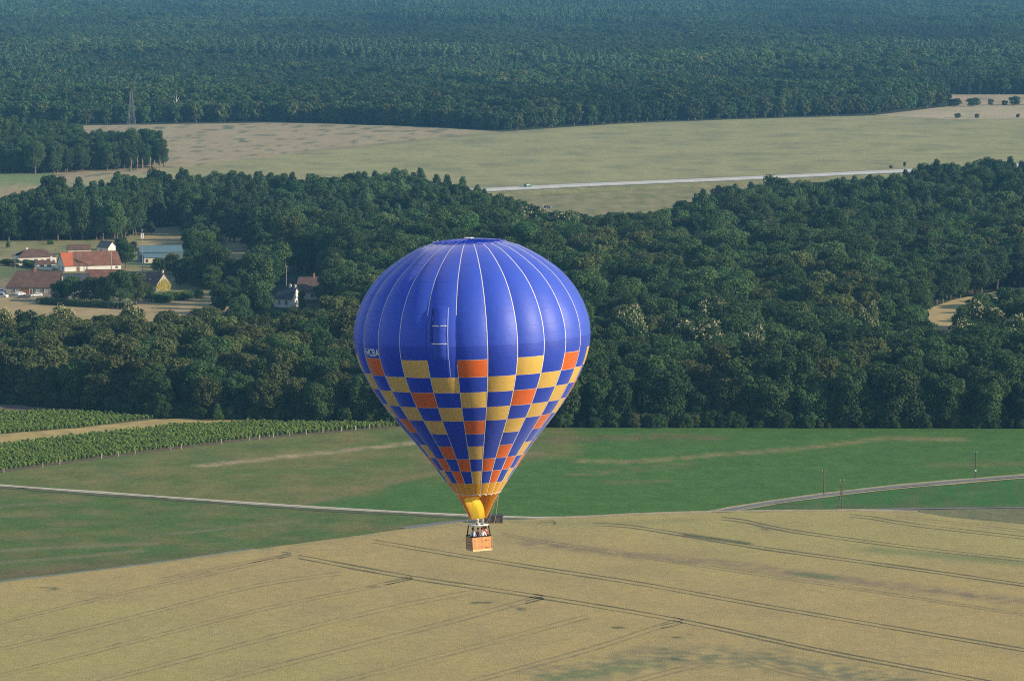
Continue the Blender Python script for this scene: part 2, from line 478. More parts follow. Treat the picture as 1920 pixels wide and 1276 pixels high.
# wheel tracks through the wheat, soil colour darkened for the standing crop's shade
M_tram = mat('wheel_track', (0.135, 0.12, 0.060), 0.95, 0.5, 0.4)
M_tramf = mat('faint_wheel_track', (0.262, 0.205, 0.100), 0.95, 0.4, 0.4)
def off(line, d): return [(x, y + d) for x, y in line]
TR = [([(560, 1047), (765, 1085), (1010, 1122), (1275, 1167), (1527, 1221), (1790, 1271), (1960, 1303)], 6.5, .68, 0),
      ([(758, 1083), (772, 1085.5), (766, 1089), (748, 1093), (722, 1098)], 4, .42, 0),
      ([(1000, 1119.5), (1018, 1123), (1008, 1127), (985, 1133)], 5, .42, 0),
      ([(1262, 1163.5), (1280, 1168), (1268, 1173), (1240, 1179)], 6, .42, 0),
      ([(528, 1040), (546, 1042), (534, 1046), (522, 1049)], 4, .42, 0),
      ([(1010, 983), (1030, 980), (1042, 984), (1036, 986)], 3, .4, 0),
      ([(700, 1018), (850, 1043), (1000, 1067), (1201, 1098), (1402, 1134), (1623, 1172), (1960, 1229)], 6, .55, 0),
      ([(940, 1003), (1000, 1015), (1335, 1067), (1623, 1110), (1960, 1162)], 4, .55, 1),
      ([(1115, 986), (1180, 990), (1287, 1007), (1431, 1031), (1719, 1071), (1960, 1106)], 5, .7, 0),
      ([(1354, 975), (1400, 981), (1479, 998), (1719, 1031), (1960, 1058)], 5, .6, 0),
      ([(1594, 970), (1640, 975), (1719, 988), (1960, 1016)], 5, .55, 0),
      ([(1680, 972), (1780, 983), (1960, 1004)], 4, .45, 1),
      ([(521, 1050), (400, 1078), (202, 1122), (-60, 1186)], 5, .5, 1),
      ([(640, 1078), (483, 1101), (252, 1160), (-60, 1236)], 6, .5, 1),
      ([(764, 1085), (752, 1090), (689, 1105), (504, 1143), (252, 1206), (-60, 1286)], 6, .42, 1),
      ([(892, 1112), (760, 1137), (634, 1166), (462, 1210), (180, 1284)], 7, .45, 1),
      ([(1012, 1122), (990, 1129), (860, 1165), (728, 1199), (420, 1278), (300, 1310)], 8, .5, 1),
      ([(1103, 1159), (980, 1192), (869, 1222), (662, 1276), (560, 1304)], 8, .45, 1),
      ([(1275, 1167), (1244, 1176), (1180, 1197), (1103, 1222), (906, 1276), (800, 1306)], 8, .5, 1),
      ([(1320, 1247), (1230, 1270), (1120, 1300)], 8, .5, 1),
      ([(1400, 1240), (1470, 1262), (1600, 1290)], 8, .5, 1),
      ([(540, 1041), (525, 1047), (440, 1062), (300, 1090)], 4, .4, 1)]
tm = [MB(), MB()]
for line, sep, w, faint in TR:
    for d in (-sep / 2, sep / 2):
        mb, _ = ribbon('x', off(line, d), w * 1.25, 0.47, None, 0.9)
        tm[faint].add(mb.v, mb.f)
tag(tm[0].build('wheel_tracks', M_tram), kind='structure')
tag(tm[1].build('faint_wheel_tracks', M_tramf), kind='structure')

# gravel track, lane and verges
M_gravel = mat('pale_gravel', (0.52, 0.46, 0.37), 0.95, 0.18, 0.35, fine=[(1.5, 0.12)])
M_lane = mat('grey_lane', (0.17, 0.17, 0.165), 0.9, 0.15, 0.4, fine=[(1.5, 0.12)])
M_verge = mat('dry_verge', (0.36, 0.30, 0.17), 0.95, 0.3, 0.4, fine=[(1.5, 0.2)])
M_dverge = mat('dark_verge', (0.085, 0.095, 0.045), 0.95, 0.3, 0.4)
def ground_strip(name, line, w, z, m, wv=0.3):
    mb, _ = ribbon(name, line, w, z, m, wv); return tag(mb.build(name, m), kind='structure')
TRACK = [(-60, 906), (0, 911), (240, 928), (480, 945), (640, 955), (860, 966.5), (1000, 971.5), (1150, 969.5)]
ground_strip('grass_verge', off(TRACK, 3.6), 3.0, 0.20, M_dverge, 0.8)
ground_strip('gravel_track', TRACK, 2.7, 0.24, M_gravel, 0.35)
ground_strip('gravel_track_ruts', off(TRACK, 0.3), 0.5, 0.26, mat('rut_grass', (0.33, 0.31, 0.2), 0.95, 0.4, 0.3), 0.9)
LANE = [(1330, 963), (1350, 960), (1420, 948), (1500, 935.5), (1640, 918), (1780, 905), (1920, 893.5), (1990, 888)]
ground_strip('dry_verge', off(LANE, -2.4), 3.4, 0.16, M_verge, 0.5)
ground_strip('lane', LANE, 2.6, 0.24, M_lane, 0.15)
ground_strip('dry_verge', off(LANE, 3.2), 1.5, 0.20, M_verge, 0.8)
ground_strip('track', [(1000, 972), (1100, 971), (1250, 967), (1345, 962.5)], 2.0, 0.23, M_verge, 0.6)
ground_strip('path', [(1540, 957.5), (1700, 955), (1990, 951.5)], 1.6, 0.24, M_lane, 0.7)
ground_strip('path', [(760, 992), (830, 982), (890, 977), (950, 976)], 4.0, 0.22, M_lane, 0.6)
ground_strip('field_margin', [(-60, 1100), (0, 1091.5), (200, 1068), (380, 1044), (480, 1030)], 2.2, 0.22, mat('margin_grass', (0.17, 0.18, 0.13), 0.95, 0.4, 0.3), 0.7)
ground_strip('dry_verge', [(1000, 976), (1300, 963), (1600, 959.5), (1720, 962)], 2.5, 0.47, M_verge, 0.6)

# ------------------------------------------------------------ motorway on its embankment
ROADZ = 2.2
def rp(x, y, z): return gp(x, y, z)
rc = [(700, 366.5), (800, 361.5), (920, 355.5), (1100, 346.5), (1310, 338), (1447, 332), (1700, 320), (1990, 306)]
M_asph = mat('pale_asphalt', (0.50, 0.485, 0.46), 0.85, 0.06, 0.05, fine=[(0.8, 0.06)])
M_white = mat('white_paint', (0.8, 0.8, 0.78), 0.7, 0.05, 2)
M_bank = mat('bank_grass', (0.17, 0.17, 0.075), 0.95, 0.35, 0.12, fine=[(0.8, 0.25)])
rc = widen_line(rc)
cl = [rp(x, y, ROADZ) for x, y in rc]
def rail_line(off_, z):
    out = []
    for i, p in enumerate(cl):
        d = (cl[min(i + 1, len(cl) - 1)] - cl[max(i - 1, 0)]).normalized()
        out.append(Vector((p.x - d.y * off_, p.y + d.x * off_, z)))
    return out
def strip3(name, offs, m, tagk=True):
    L_ = [rail_line(o, z) for o, z in offs]
    mb = MB()
    for a, b in zip(L_[:-1], L_[1:]):
        n = len(a); mb.add(a + b, [(i, i + 1, n + i + 1, n + i) for i in range(n - 1)])
    o = mb.build(name, m)
    return tag(o, kind='structure') if tagk else o
strip3('embankment', [(-22, 0.32), (-15, ROADZ - .02), (15, ROADZ - .02), (22, 0.32)], M_bank)
strip3('motorway', [(-11, ROADZ + .05), (11, ROADZ + .05)], M_asph)
for o_ in (-10.3, 10.3, -1.2, 1.2):
    strip3('road_marking', [(o_ - .13, ROADZ + .08), (o_ + .13, ROADZ + .08)], M_white)
M_steel = mat('galvanised_steel', (0.35, 0.36, 0.36), 0.5, 0.1, 2, metallic=0.4)
gr = empty('guard_rail', cl[2])
tag(gr, 'long grey steel guard rail along the near edge of the motorway', 'guard rail')
def in_local(o, mb): mb.v = [tuple(Vector(v) - o.location) for v in mb.v]; return mb
a = rail_line(-12, ROADZ + .75); mb = MB(); mb.tube(a, 0.17, 6); in_local(gr, mb).build('rail', M_steel, gr)
mb = MB()
for p, q in zip(a[:-1], a[1:]):
    n = int((q - p).length / 8)
    for k in range(n):
        c = p.lerp(q, k / n); mb.box((c.x, c.y, ROADZ + .35), (.15, .15, .75))
mm = in_local(gr, mb).build('posts', M_steel, gr); mm['kind'] = 'stuff'
# concrete culvert mouth under the bank
cu = empty('culvert', gp(1022, 390, .35), R(15)); cu.scale = (.8, .8, .8)
tag(cu, 'small pale concrete culvert mouth in the meadow below the motorway', 'culvert')
M_conc = mat('concrete', (0.33, 0.31, 0.26), 0.9, 0.15, 1.0)
mb = MB()
for sgn in (-1, 1):
    mb.box((sgn * 1.9, -1.6, 0.8), (.4, 4, 1.6), Matrix.Rotation(sgn * R(18), 3, 'Z'))
mb.box((0, 0.6, 1.1), (4.0, .5, .7)); mb.box((0, -1.2, .06), (3, 4, .12)); mb.build('headwall', M_conc, cu)
mb = MB(); mb.tube([(0, .2, .75), (0, 1.4, .75)], .7, 12); mb.build('pipe', mat('dark_pipe', (.05, .05, .05)), cu, True)
# ------------------------------------------------------------ trees
M_leaf = mat('leaf_green', (0.055, 0.105, 0.034), 0.75, 0.0, 1, trans=0.34, rnd=0.38, spec=0.2, fine=[(0.35, 0.18)])
M_leaf2 = mat('leaf_olive', (0.092, 0.118, 0.038), 0.75, 0.0, 1, trans=0.34, rnd=0.30, spec=0.2, fine=[(0.35, 0.18)])
M_leaf3 = mat('pine_needles', (0.052, 0.095, 0.040), 0.8, 0.0, 1, trans=0.15, rnd=0.28, spec=0.2, fine=[(0.4, 0.25)])
M_leaf4 = mat('leaf_fresh', (0.085, 0.165, 0.035), 0.7, 0.0, 1, trans=0.3, rnd=0.2, spec=0.2, fine=[(0.4, 0.25)])
M_blue = mat('blue_needles', (0.10, 0.17, 0.15), 0.8, 0.0, 1, trans=0.1, rnd=0.1, spec=0.2, fine=[(0.4, 0.25)])
M_purp = mat('purple_leaf', (0.07, 0.025, 0.04), 0.8, 0.2, 2, trans=0.2)
M_flower = mat('cream_catkins', (0.46, 0.44, 0.24), 0.8, 0.15, 3, trans=0.3)
M_bark = mat('bark', (0.13, 0.105, 0.08), 0.95, 0.35, 2)
M_barkp = mat('pale_bark', (0.30, 0.24, 0.18), 0.95, 0.3, 2)
M_dead = mat('bleached_wood', (0.55, 0.5, 0.42), 0.95, 0.2, 2)

def leaf_cloud(rng, lobes, n, size, flat=0.0):
    """n leaf-clump quads spread over the shells of ellipsoid lobes (cx,cy,cz,rx,ry,rz)"""
    L_ = np.array(lobes, float)
    area = (L_[:, 3] * L_[:, 4] + L_[:, 3] * L_[:, 5] + L_[:, 4] * L_[:, 5])
    idx = rng.choice(len(L_), n, p=area / area.sum())
    d = rng.normal(size=(n, 3)); d /= np.linalg.norm(d, axis=1)[:, None]
    low = d[:, 2] < -0.35
    d[low, 2] *= rng.choice([1, -1], low.sum())
    rad = 0.66 + 0.38 * rng.random(n) ** 0.7 + 0.16 * (rng.random(n) < .2) * rng.random(n)
    c = L_[idx, :3] + d * L_[idx, 3:6] * rad[:, None]
    nn = d * 0.6 + rng.normal(size=(n, 3)) * 0.45 + np.array([0, 0, 0.22])
    nn /= np.linalg.norm(nn, axis=1)[:, None]
    t = np.cross(nn, rng.normal(size=(n, 3))); t /= np.linalg.norm(t, axis=1)[:, None]
    b = np.cross(nn, t)
    s = size * (0.55 + 0.9 * rng.random(n))[:, None]
    s2 = s * (0.5 + 0.5 * rng.random(n))[:, None]
    bend = nn * s * 0.25
    V = np.stack([c - t * s, c - b * s2 + bend * .4, c + t * s, c + b * s2 - bend * .4], 1).reshape(-1, 3)
    Fc = np.arange(n * 4).reshape(-1, 4)
    return V, Fc
def lobes_round(rng, h, r, z0, nl):
    """crown made of boughs: a broad dome of lobes, lower ones wider"""
    out = [(0, 0, z0 + (h - z0) * .5, r * .62, r * .62, (h - z0) * .42)]
    for i in range(nl):
        a = rng.random() * 6.283
        t = rng.random() ** .8
        zz = z0 + (h - z0) * (0.16 + 0.72 * t)
        prof = math.sqrt(max(0.05, 1 - ((t - 0.42) / 0.78) ** 2))
        rr = r * prof * (0.45 + 0.38 * rng.random())
        q = r * (0.20 + 0.22 * rng.random())
        out.append((math.cos(a) * rr, math.sin(a) * rr, zz, q, q, q * (0.75 + .5 * rng.random())))
    return out
def lobes_pine(rng, h, r, z0, nl):
    out = []
    for i in range(nl):
        t = (i + rng.random() * .6) / nl
        a = i * 2.4 + rng.random()
        rr = r * (1 - t) ** 0.75 * 0.55 + 0.1
        q = r * (0.26 + 0.30 * (1 - t))
        out.append((math.cos(a) * rr, math.sin(a) * rr, z0 + (h - z0) * (0.08 + .86 * t), q, q, q * .9))
    out.append((0, 0, z0 + (h - z0) * .45, r * .45, r * .45, (h - z0) * .45))
    return out
def trunk_mesh(rng, h, r, lobes, n=7):
    mb = MB()
    lean = Vector((rng.normal() * .03, rng.normal() * .03, 1))
    top = lean * (h * 0.8)
    mb.tube([Vector((0, 0, -.3)), lean * (h * .04), lean * (h * .3), lean * (h * .55), top],
            [r * 1.5, r * 1.05, r * .8, r * .5, r * .12], n)
    for l in lobes[1:9]:
        a = lean * min(h * .55, max(h * .15, l[2] * .6)); e = Vector(l[:3])
        mid = a.lerp(e, .55) + Vector((0, 0, -abs(e.z - a.z) * .12))
        mb.tube([a, mid, e], [r * .42, r * .26, r * .08], 5)
    return mb
def tree_meshes(seed, kind, h, r, z0, n, size, nl=16):
    rng = np.random.default_rng(seed)
    lobes = (lobes_pine if kind == 'pine' else lobes_round)(rng, h, r, z0, nl)
    V, Fc = leaf_cloud(rng, lobes, n, size)
    return V, Fc, trunk_mesh(rng, h, 0.022 * h, lobes), lobes
def joined(name, V, Fc, tmb, mleaf, mbark):
    nv = len(V)
    me = bpy.data.meshes.new(name)
    vs = V.tolist() + [tuple(v) for v in tmb.v]
    fs = [tuple(f) for f in Fc.tolist()] + [tuple(i + nv for i in f) for f in tmb.f]
    me.from_pydata(vs, [], fs)
    me.polygons.foreach_set('material_index', [0] * len(Fc) + [1] * len(tmb.f))
    me.materials.append(mleaf); me.materials.append(mbark); me.update()
    return me
# near prototypes: (kind, height, radius, z0)
PROTO = []
spec = [('round', 15, 5.2, 1.2, M_leaf), ('round', 16.5, 5.0, 1.5, M_leaf), ('round', 14, 4.6, 1.0, M_leaf), ('round', 17, 5.8, 2.0, M_leaf), ('round', 13, 4.4, .8, M_leaf),
        ('round', 15.5, 4.8, 1.3, M_leaf2), ('round', 14, 5.2, 1.2, M_leaf2), ('round', 16, 4.4, 2.0, M_leaf2),
        ('pine', 16, 3.6, 2.5, M_leaf3), ('pine', 14.5, 3.3, 2.0, M_leaf3), ('pine', 17, 3.8, 4.0, M_leaf3),
        ('round', 14, 5.0, -.6, M_leaf), ('round', 12, 5.4, -.8, M_leaf), ('round', 13, 4.6, -.5, M_leaf2)]
near_col = bpy.data.collections.new('near_tree_sources')
far_col_ = bpy.data.collections.new('far_tree_sources')
for i, (k, h, r, z0, m) in enumerate(spec):
    V, Fc, tmb, lobes = tree_meshes(100 + i, k, h, r, z0, 8200 if k == 'round' else 6500, 0.28 if k == 'round' else 0.23, 34 if k == 'round' else 22)
    crown = mesh_np('crown', V, Fc); crown.materials.append(m)
    tr = bpy.data.meshes.new('trunk'); tr.from_pydata(tmb.v, [], tmb.f); tr.materials.append(M_bark); tr.update()
    PROTO.append((crown, tr, h, r, lobes))
    near_col.objects.link(bpy.data.objects.new('near_tree_%02d' % i, joined('near_tree', V, Fc, tmb, m, M_bark)))
    V, Fc, tmb, lobes = tree_meshes(100 + i, k, h, r, z0, 1100, 0.70 if k == 'round' else 0.5, 18)
    far_col_.objects.link(bpy.data.objects.new('far_tree_%02d' % i, joined('far_tree', V, Fc, tmb, m, M_bark)))

def scatter_object(name, P, idx, scl, rot, coll, tone=None):
    me = bpy.data.meshes.new(name)
    me.vertices.add(len(P)); me.vertices.foreach_set('co', np.asarray(P, np.float32).ravel())
    a = me.attributes.new('pick', 'INT', 'POINT'); a.data.foreach_set('value', np.asarray(idx, np.int32))
    a = me.attributes.new('size', 'FLOAT_VECTOR', 'POINT'); a.data.foreach_set('vector', np.asarray(scl, np.float32).ravel())
    a = me.attributes.new('turn', 'FLOAT_VECTOR', 'POINT'); a.data.foreach_set('vector', np.asarray(rot, np.float32).ravel())
    if tone is not None:
        a = me.attributes.new('tone', 'FLOAT', 'POINT'); a.data.foreach_set('value', np.asarray(tone, np.float32))
    o = link(name, me)
    ng = bpy.data.node_groups.new(name + '_scatter', 'GeometryNodeTree')
    ng.interface.new_socket('Geometry', in_out='INPUT', socket_type='NodeSocketGeometry')
    ng.interface.new_socket('Geometry', in_out='OUTPUT', socket_type='NodeSocketGeometry')
    N = ng.nodes; L = ng.links
    gi = N.new('NodeGroupInput'); go = N.new('NodeGroupOutput')
    ci = N.new('GeometryNodeCollectionInfo'); ci.inputs['Collection'].default_value = coll
    ci.inputs['Separate Children'].default_value = True; ci.inputs['Reset Children'].default_value = True
    iop = N.new('GeometryNodeInstanceOnPoints'); iop.inputs['Pick Instance'].default_value = True
    def na(nm, t):
        n = N.new('GeometryNodeInputNamedAttribute'); n.data_type = t; n.inputs['Name'].default_value = nm
        return n.outputs['Attribute']
    L.new(gi.outputs[0], iop.inputs['Points']); L.new(ci.outputs[0], iop.inputs['Instance'])
    L.new(na('pick', 'INT'), iop.inputs['Instance Index']); L.new(na('size', 'FLOAT_VECTOR'), iop.inputs['Scale'])
    L.new(na('turn', 'FLOAT_VECTOR'), iop.inputs['Rotation'])
    L.new(iop.outputs[0], go.inputs[0])
    md = o.modifiers.new('scatter', 'NODES'); md.node_group = ng
    return o

def grid_points(poly, spacing, jit=0.42, rng=RNG):
    poly = widen(poly)
    wx, wy = gpn([p[0] for p in poly], [p[1] for p in poly])
    X = []; Y = []
    gx, gy = np.meshgrid(np.arange(wx.min(), wx.max(), spacing), np.arange(wy.min(), wy.max(), spacing * .9))
    gx = gx + (np.arange(gx.shape[0]) % 2)[:, None] * spacing / 2
    gx = gx.ravel() + rng.uniform(-jit, jit, gx.size) * spacing; gy = gy.ravel() + rng.uniform(-jit, jit, gy.size) * spacing
    k = inside(list(zip(wx.tolist(), wy.tolist())), gx, gy)
    return gx[k], gy[k]
KEEP = [  # ground, roofs and walls that stay in view past the trees
    [(0, 457), (228, 457), (232, 500), (232, 512), (150, 512), (0, 545)], [(0, 540), (100, 540), (110, 560), (0, 560)],
    [(0, 556), (130, 562), (250, 574), (392, 560), (392, 570), (200, 586), (0, 583)],
    [(250, 458), (342, 456), (342, 478), (262, 494), (262, 476)], [(290, 437), (328, 432), (322, 451), (283, 456)],
    [(424, 461), (466, 464), (454, 482), (436, 486)], [(275, 520), (320, 517), (320, 542), (290, 545)],
    [(515, 538), (556, 532), (553, 572), (522, 572)], [(552, 518), (590, 516), (590, 540), (560, 535)],
    [(1738, 582), (1785, 568), (1785, 604), (1767, 614), (1755, 606)], [(1787, 566), (1925, 542), (1925, 547), (1787, 572)],
    [(925, 350), (1310, 332), (1700, 316), (1705, 325), (1320, 345), (1245, 390), (1160, 393), (1020, 390), (950, 362)],
    [(-20, 330), (78, 332), (45, 347), (30, 358), (-20, 362)],
    [(322, 245), (520, 238), (1920, 238), (1980, 285), (1900, 295), (1700, 305), (1300, 328), (920, 346), (860, 328), (800, 312), (700, 318), (600, 326), (520, 322), (400, 312), (322, 310)],
    [(-50, 790), (0, 776), (290, 790), (600, 797), (600, 840), (-50, 900)]]
def visible_ok(X, Y, h, r):
    """keep a tree only when it hides none of the open ground and houses that the place shows"""
    ok = np.ones(len(X), bool)
    for fz, w in ((0.04, .3), (.2, .75), (.35, .95), (.5, 1.05), (.65, 1.0), (.8, .8), (.97, .35)):
        for sx_ in (-1, -.5, 0, .5, 1):
            px, py, _ = to_px(X + sx_ * r * w, Y, h * fz)
            for P in KEEP: ok &= ~inside(P, px, py)
    return ok
PA = [(-80, 756), (0, 757), (140, 767), (290, 783), (440, 786), (700, 794), (1040, 800), (2010, 802), (2010, 596), (660, 596), (640, 655), (390, 665), (-80, 672)]
PB = [(450, 596), (2010, 596), (2010, 350), (1760, 363), (1500, 394), (1300, 418), (1240, 452), (1040, 452), (1000, 444), (900, 412), (780, 380), (560, 388), (330, 386),
      (180, 396), (60, 406), (-80, 432), (-80, 454), (240, 452), (296, 424), (332, 424), (350, 444), (420, 454), (470, 457), (450, 492), (500, 508), (610, 515), (600, 545), (440, 545), (400, 520), (390, 560)]
PC = [(-90, 326), (90, 327), (200, 321), (312, 316), (318, 311), (240, 296), (100, 275), (-90, 266)]
def tsize(X, Y, rng, base=1.0):
    n = np.array([mnoise.noise(Vector((x / 45, y / 70, 3.3))) for x, y in zip(X, Y)])
    s = base * (0.93 + 0.30 * n + rng.normal(0, .13, len(X)).clip(-.28, .34))
    return s
pts = []
PD = [(275, 512), (350, 512), (346, 470), (350, 446), (400, 454), (414, 462), (424, 490), (480, 502), (505, 560), (455, 602), (400, 580), (330, 548), (280, 535)]
for poly, sp in ((PA, 6.9), (PB, 7.0), (PD, 6.5)):
    x, y = grid_points(poly, sp)
    if poly is PD: nPD = len(x)
    pts.append((x, y))
NX = np.concatenate([p[0] for p in pts]); NY = np.concatenate([p[1] for p in pts])
ns = tsize(NX, NY, RNG)
ns[-nPD:] *= 0.62
npx, npy, _ = to_px(NX, NY)
# kinds: pines on the upper left, olive crowns lower left, mixed elsewhere
kn = np.array([mnoise.noise(Vector((x / 60, y / 90, 8.8))) for x, y in zip(NX, NY)])
idx = np.zeros(len(NX), int)
for i in range(len(NX)):
    u = RNG.random()
    if npy[i] < 470 and npx[i] < 980: idx[i] = RNG.integers(8, 11) if u < 0.65 else RNG.integers(0, 5)
    elif npy[i] < 460: idx[i] = RNG.integers(8, 11) if u < 0.55 else RNG.integers(0, 5)
    elif npx[i] < 900 and npy[i] > 600: idx[i] = RNG.integers(5, 8) if u < 0.62 + kn[i] else RNG.integers(0, 5)
    else: idx[i] = RNG.integers(5, 8) if u < 0.10 + kn[i] * .7 else RNG.integers(0, 5)
# along the outer edge the crowns reach down to the ground
EDGE = [(-80, 756), (0, 757), (140, 767), (290, 783), (440, 786), (700, 794), (1040, 800), (2010, 802)]
ex, ey = gpn([p[0] for p in EDGE], [p[1] for p in EDGE])
ed_d = NY - np.interp(NX, ex, ey)
for i in range(len(NX)):
    if ed_d[i] < 11 and RNG.random() < .8: idx[i] = RNG.integers(11, 13) if not (npx[i] < 700 and RNG.random() < .6) else 13
PH = np.array([p[2] for p in PROTO]); PR = np.array([p[3] for p in PROTO])
hh = PH[idx] * ns
ok = visible_ok(NX, NY, hh, PR[idx] * ns)
def sun_clear(X, Y, px_, py_, width, reach=34):
    """true for trees that do not stand in the sun's way of the spot at a ground pixel"""
    c = gp(px_, py_); dx = X - c.x; dy = Y - c.y; l = math.hypot(sx, sy); ux, uy = sx / l, sy / l
    al = dx * ux + dy * uy; ac = np.abs(-dx * uy + dy * ux)
    return ~((al > -2) & (al < reach) & (ac < width))
ok &= sun_clear(NX, NY, 546, 572, 8) & sun_clear(NX, NY, 305, 545, 8, 40) & sun_clear(NX, NY, 575, 560, 6) & sun_clear(NX, NY, 335, 486, 14, 42) & sun_clear(NX, NY, 290, 490, 14, 60) & sun_clear(NX, NY, 440, 477, 10, 38) & sun_clear(NX, NY, 305, 447, 10, 38)
cp_, cq_, _ = to_px(NX, NY)
ok &= ~inside([(1728, 584), (1790, 562), (2010, 525), (2010, 616), (1800, 622), (1796, 690), (1750, 690)], cp_, cq_)
ok &= ~inside([(330, 552), (470, 545), (480, 600), (380, 572)], cp_, cq_)
NX, NY, ns, idx, npx, npy, ed_d = NX[ok], NY[ok], ns[ok], idx[ok], npx[ok], npy[ok], ed_d[ok]
hh_ok = PH[idx] * ns
order = np.argsort(NY)
inview = (npx[order] > -25) & (npx[order] < 1945)
front = order[inview][:290]; back = np.concatenate([order[inview][290:], order[~inview]])
names = ['broadleaf_tree'] * 8 + ['pine_tree'] * 3 + ['broadleaf_tree'] * 3
zones = [(0, 430, 'behind the vineyard'), (430, 760, 'behind the vine rows left of the balloon'), (760, 1120, 'behind the balloon'),
         (1120, 1520, 'above the middle of the bright green field'), (1520, 3000, 'behind the green field at the right')]
def zone(x):
    for a, b, t in zones:
        if x < b: return t
def put_tree(name, loc, proto, s, rz, label, group, cat='tree', mleaf=None):
    e = empty(name, loc, rz); e.scale = s
    tag(e, label, cat, group)
    crown, tr = PROTO[proto][0], PROTO[proto][1]
    c = bpy.data.objects.new('crown', crown); COL.objects.link(c); c.parent = e
    if mleaf:
        c.material_slots[0].link = 'OBJECT'; c.material_slots[0].material = mleaf
    t = bpy.data.objects.new('trunk', tr); COL.objects.link(t); t.parent = e
    return e
ZN = [(60, 'at the left edge of the photo'), (150, 'above the purplish soil strip'), (290, 'above the upper vine rows'), (395, 'left of the small pale conifer'), (470, 'just behind the small pale conifer'),
      (560, 'right of the small pale conifer'), (650, 'above the thin end of the vineyard'), (720, 'touching the left outline of the balloon'), (900, 'behind the balloon'), (1090, 'at the right outline of the balloon'),
      (1180, 'below the cream chestnut nearest the balloon'), (1280, 'left of the largest cream chestnut'), (1380, 'below the largest cream chestnut'), (1480, 'left of the two field poles'), (1600, 'above the two field poles'),
      (1700, 'between the field poles and the lone pole'), (1790, 'left of the lone lane pole'), (1870, 'above the lone lane pole'), (3000, 'at the right edge of the photo')]
placed = []
for i in front:
    k = int(idx[i]); s = float(ns[i])
    z = next(t for a_, t in ZN if npx[i] < a_)
    row = 'front row' if ed_d[i] < 7 else ('second row' if ed_d[i] < 13 else 'deeper row')
    size = 'tall' if hh_ok[i] > 16 else ('low' if hh_ok[i] < 12.5 else 'medium')
    hue = 'dusky pine' if 8 <= k <= 10 else ('olive tree crown' if k in (5, 6, 7, 13) else 'deep green tree')
    wq = random.uniform(.86, 1.22); wide = 'broad ' if wq > 1.1 else ('slim ' if wq < .98 else '')
    put_tree(names[k], (float(NX[i]), float(NY[i]), 0), k, (s * wq * random.uniform(.97, 1.03), s * wq * random.uniform(.97, 1.03), s * random.uniform(.9, 1.08)), random.uniform(0, 6.28),
             (lambda a_, b_: a_ if len(a_.split()) <= 16 else b_)('%s %s in the %s %s' % (size, wide + hue, row, z), '%s %s in %s %s' % (size, wide + hue, row, z)), 'wood edge trees ' + z)
def sc3(s, rng): return np.stack([s * rng.uniform(.95, 1.15, len(s)), s * rng.uniform(.95, 1.15, len(s)), s * rng.uniform(.92, 1.06, len(s))], 1)
def rot3(n, rng): return np.stack([rng.uniform(-.06, .06, n), rng.uniform(-.06, .06, n), rng.uniform(0, 6.283, n)], 1)
o = scatter_object('near_forest', np.stack([NX[back], NY[back], 0 * NX[back]], 1), idx[back], sc3(ns[back], RNG), rot3(len(back), RNG), near_col, 0.42 * np.array([mnoise.noise(Vector((x / 28, y / 40, 14.4))) for x, y in zip(NX[back], NY[back])]) + RNG.normal(0, .12, len(back)))
tag(o, 'dense mixed wood stretching behind the balloon from village to motorway', 'forest', kind='stuff')
ux_, uy_ = [], []
for k in range(1250):
    xx = RNG.uniform(-420, 2340); p_ = gp(xx, float(np.interp(xx, [q[0] for q in EDGE], [q[1] for q in EDGE])))
    ux_.append(p_.x); uy_.append(p_.y + RNG.uniform(-1.6, 9) ** 1)
ux_ = np.array(ux_); uy_ = np.array(uy_); us = RNG.uniform(.12, .38, len(ux_))
o = scatter_object('undergrowth', np.stack([ux_, uy_, 0 * ux_ - .4], 1), RNG.integers(11, 14, len(ux_)), np.stack([us * 1.2, us * 1.2, us], 1), rot3(len(ux_), RNG), near_col)
tag(o, 'dark bushes and scrub along the foot of the near wood', 'undergrowth', kind='stuff')
# copse on the upper left
x, y = grid_points(PC, 6.5)
s_ = tsize(x, y, RNG, 0.92); ii = RNG.choice([0, 1, 2, 3, 4, 8, 9, 10], len(x))
ok = visible_ok(x, y, PH[ii] * s_, PR[ii] * s_)
x, y, s_, ii = x[ok], y[ok], s_[ok], ii[ok]
o = scatter_object('copse', np.stack([x, y, 0 * x], 1), ii, sc3(s_, RNG), rot3(len(x), RNG), near_col)
tag(o, 'dark green copse at the left below the lattice pylon', 'copse', kind='stuff')
# far forest
def far_points():
    X = []; Y = []; 
    segs = [(255, 150, 7.6), (150, 80, 8.6), (80, 35, 9.8), (35, -12, 11.5)]
    F3 = [(-140, 231), (150, 233), (330, 230), (500, 228), (640, 231), (830, 238), (940, 245), (1200, 228), (1480, 219), (1640, 214), (1745, 200), (1764, 177), (2060, 177), (2060, 255), (2060, -14), (-140, -14)]
    F3 = [(-140, 231), (150, 233), (330, 230), (500, 228), (640, 231), (830, 238), (940, 245), (1200, 228), (1480, 219), (1640, 214), (1772, 198), (1766, 177), (2060, 177), (2060, -14), (-140, -14)]
    for a, b, sp in segs:
        ya = float(gp(0, a).y); yb = float(gp(0, b).y)
        x0 = float(gp(-520, b).x); x1 = float(gp(2440, b).x)
        gx, gy = np.meshgrid(np.arange(x0, x1, sp), np.arange(ya, yb, sp * .9))
        gx = gx + (np.arange(gx.shape[0]) % 2)[:, None] * sp / 2
        gx = gx.ravel() + RNG.uniform(-.42, .42, gx.size) * sp; gy = gy.ravel() + RNG.uniform(-.42, .42, gy.size) * sp
        px, py, _ = to_px(gx, gy); k = inside(widen(F3), px, py)
        X.append(gx[k]); Y.append(gy[k])
    return np.concatenate(X), np.concatenate(Y)
fx, fy = far_points()
fn = np.array([mnoise.noise(Vector((x / 130, y / 260, 1.1))) for x, y in zip(fx, fy)])
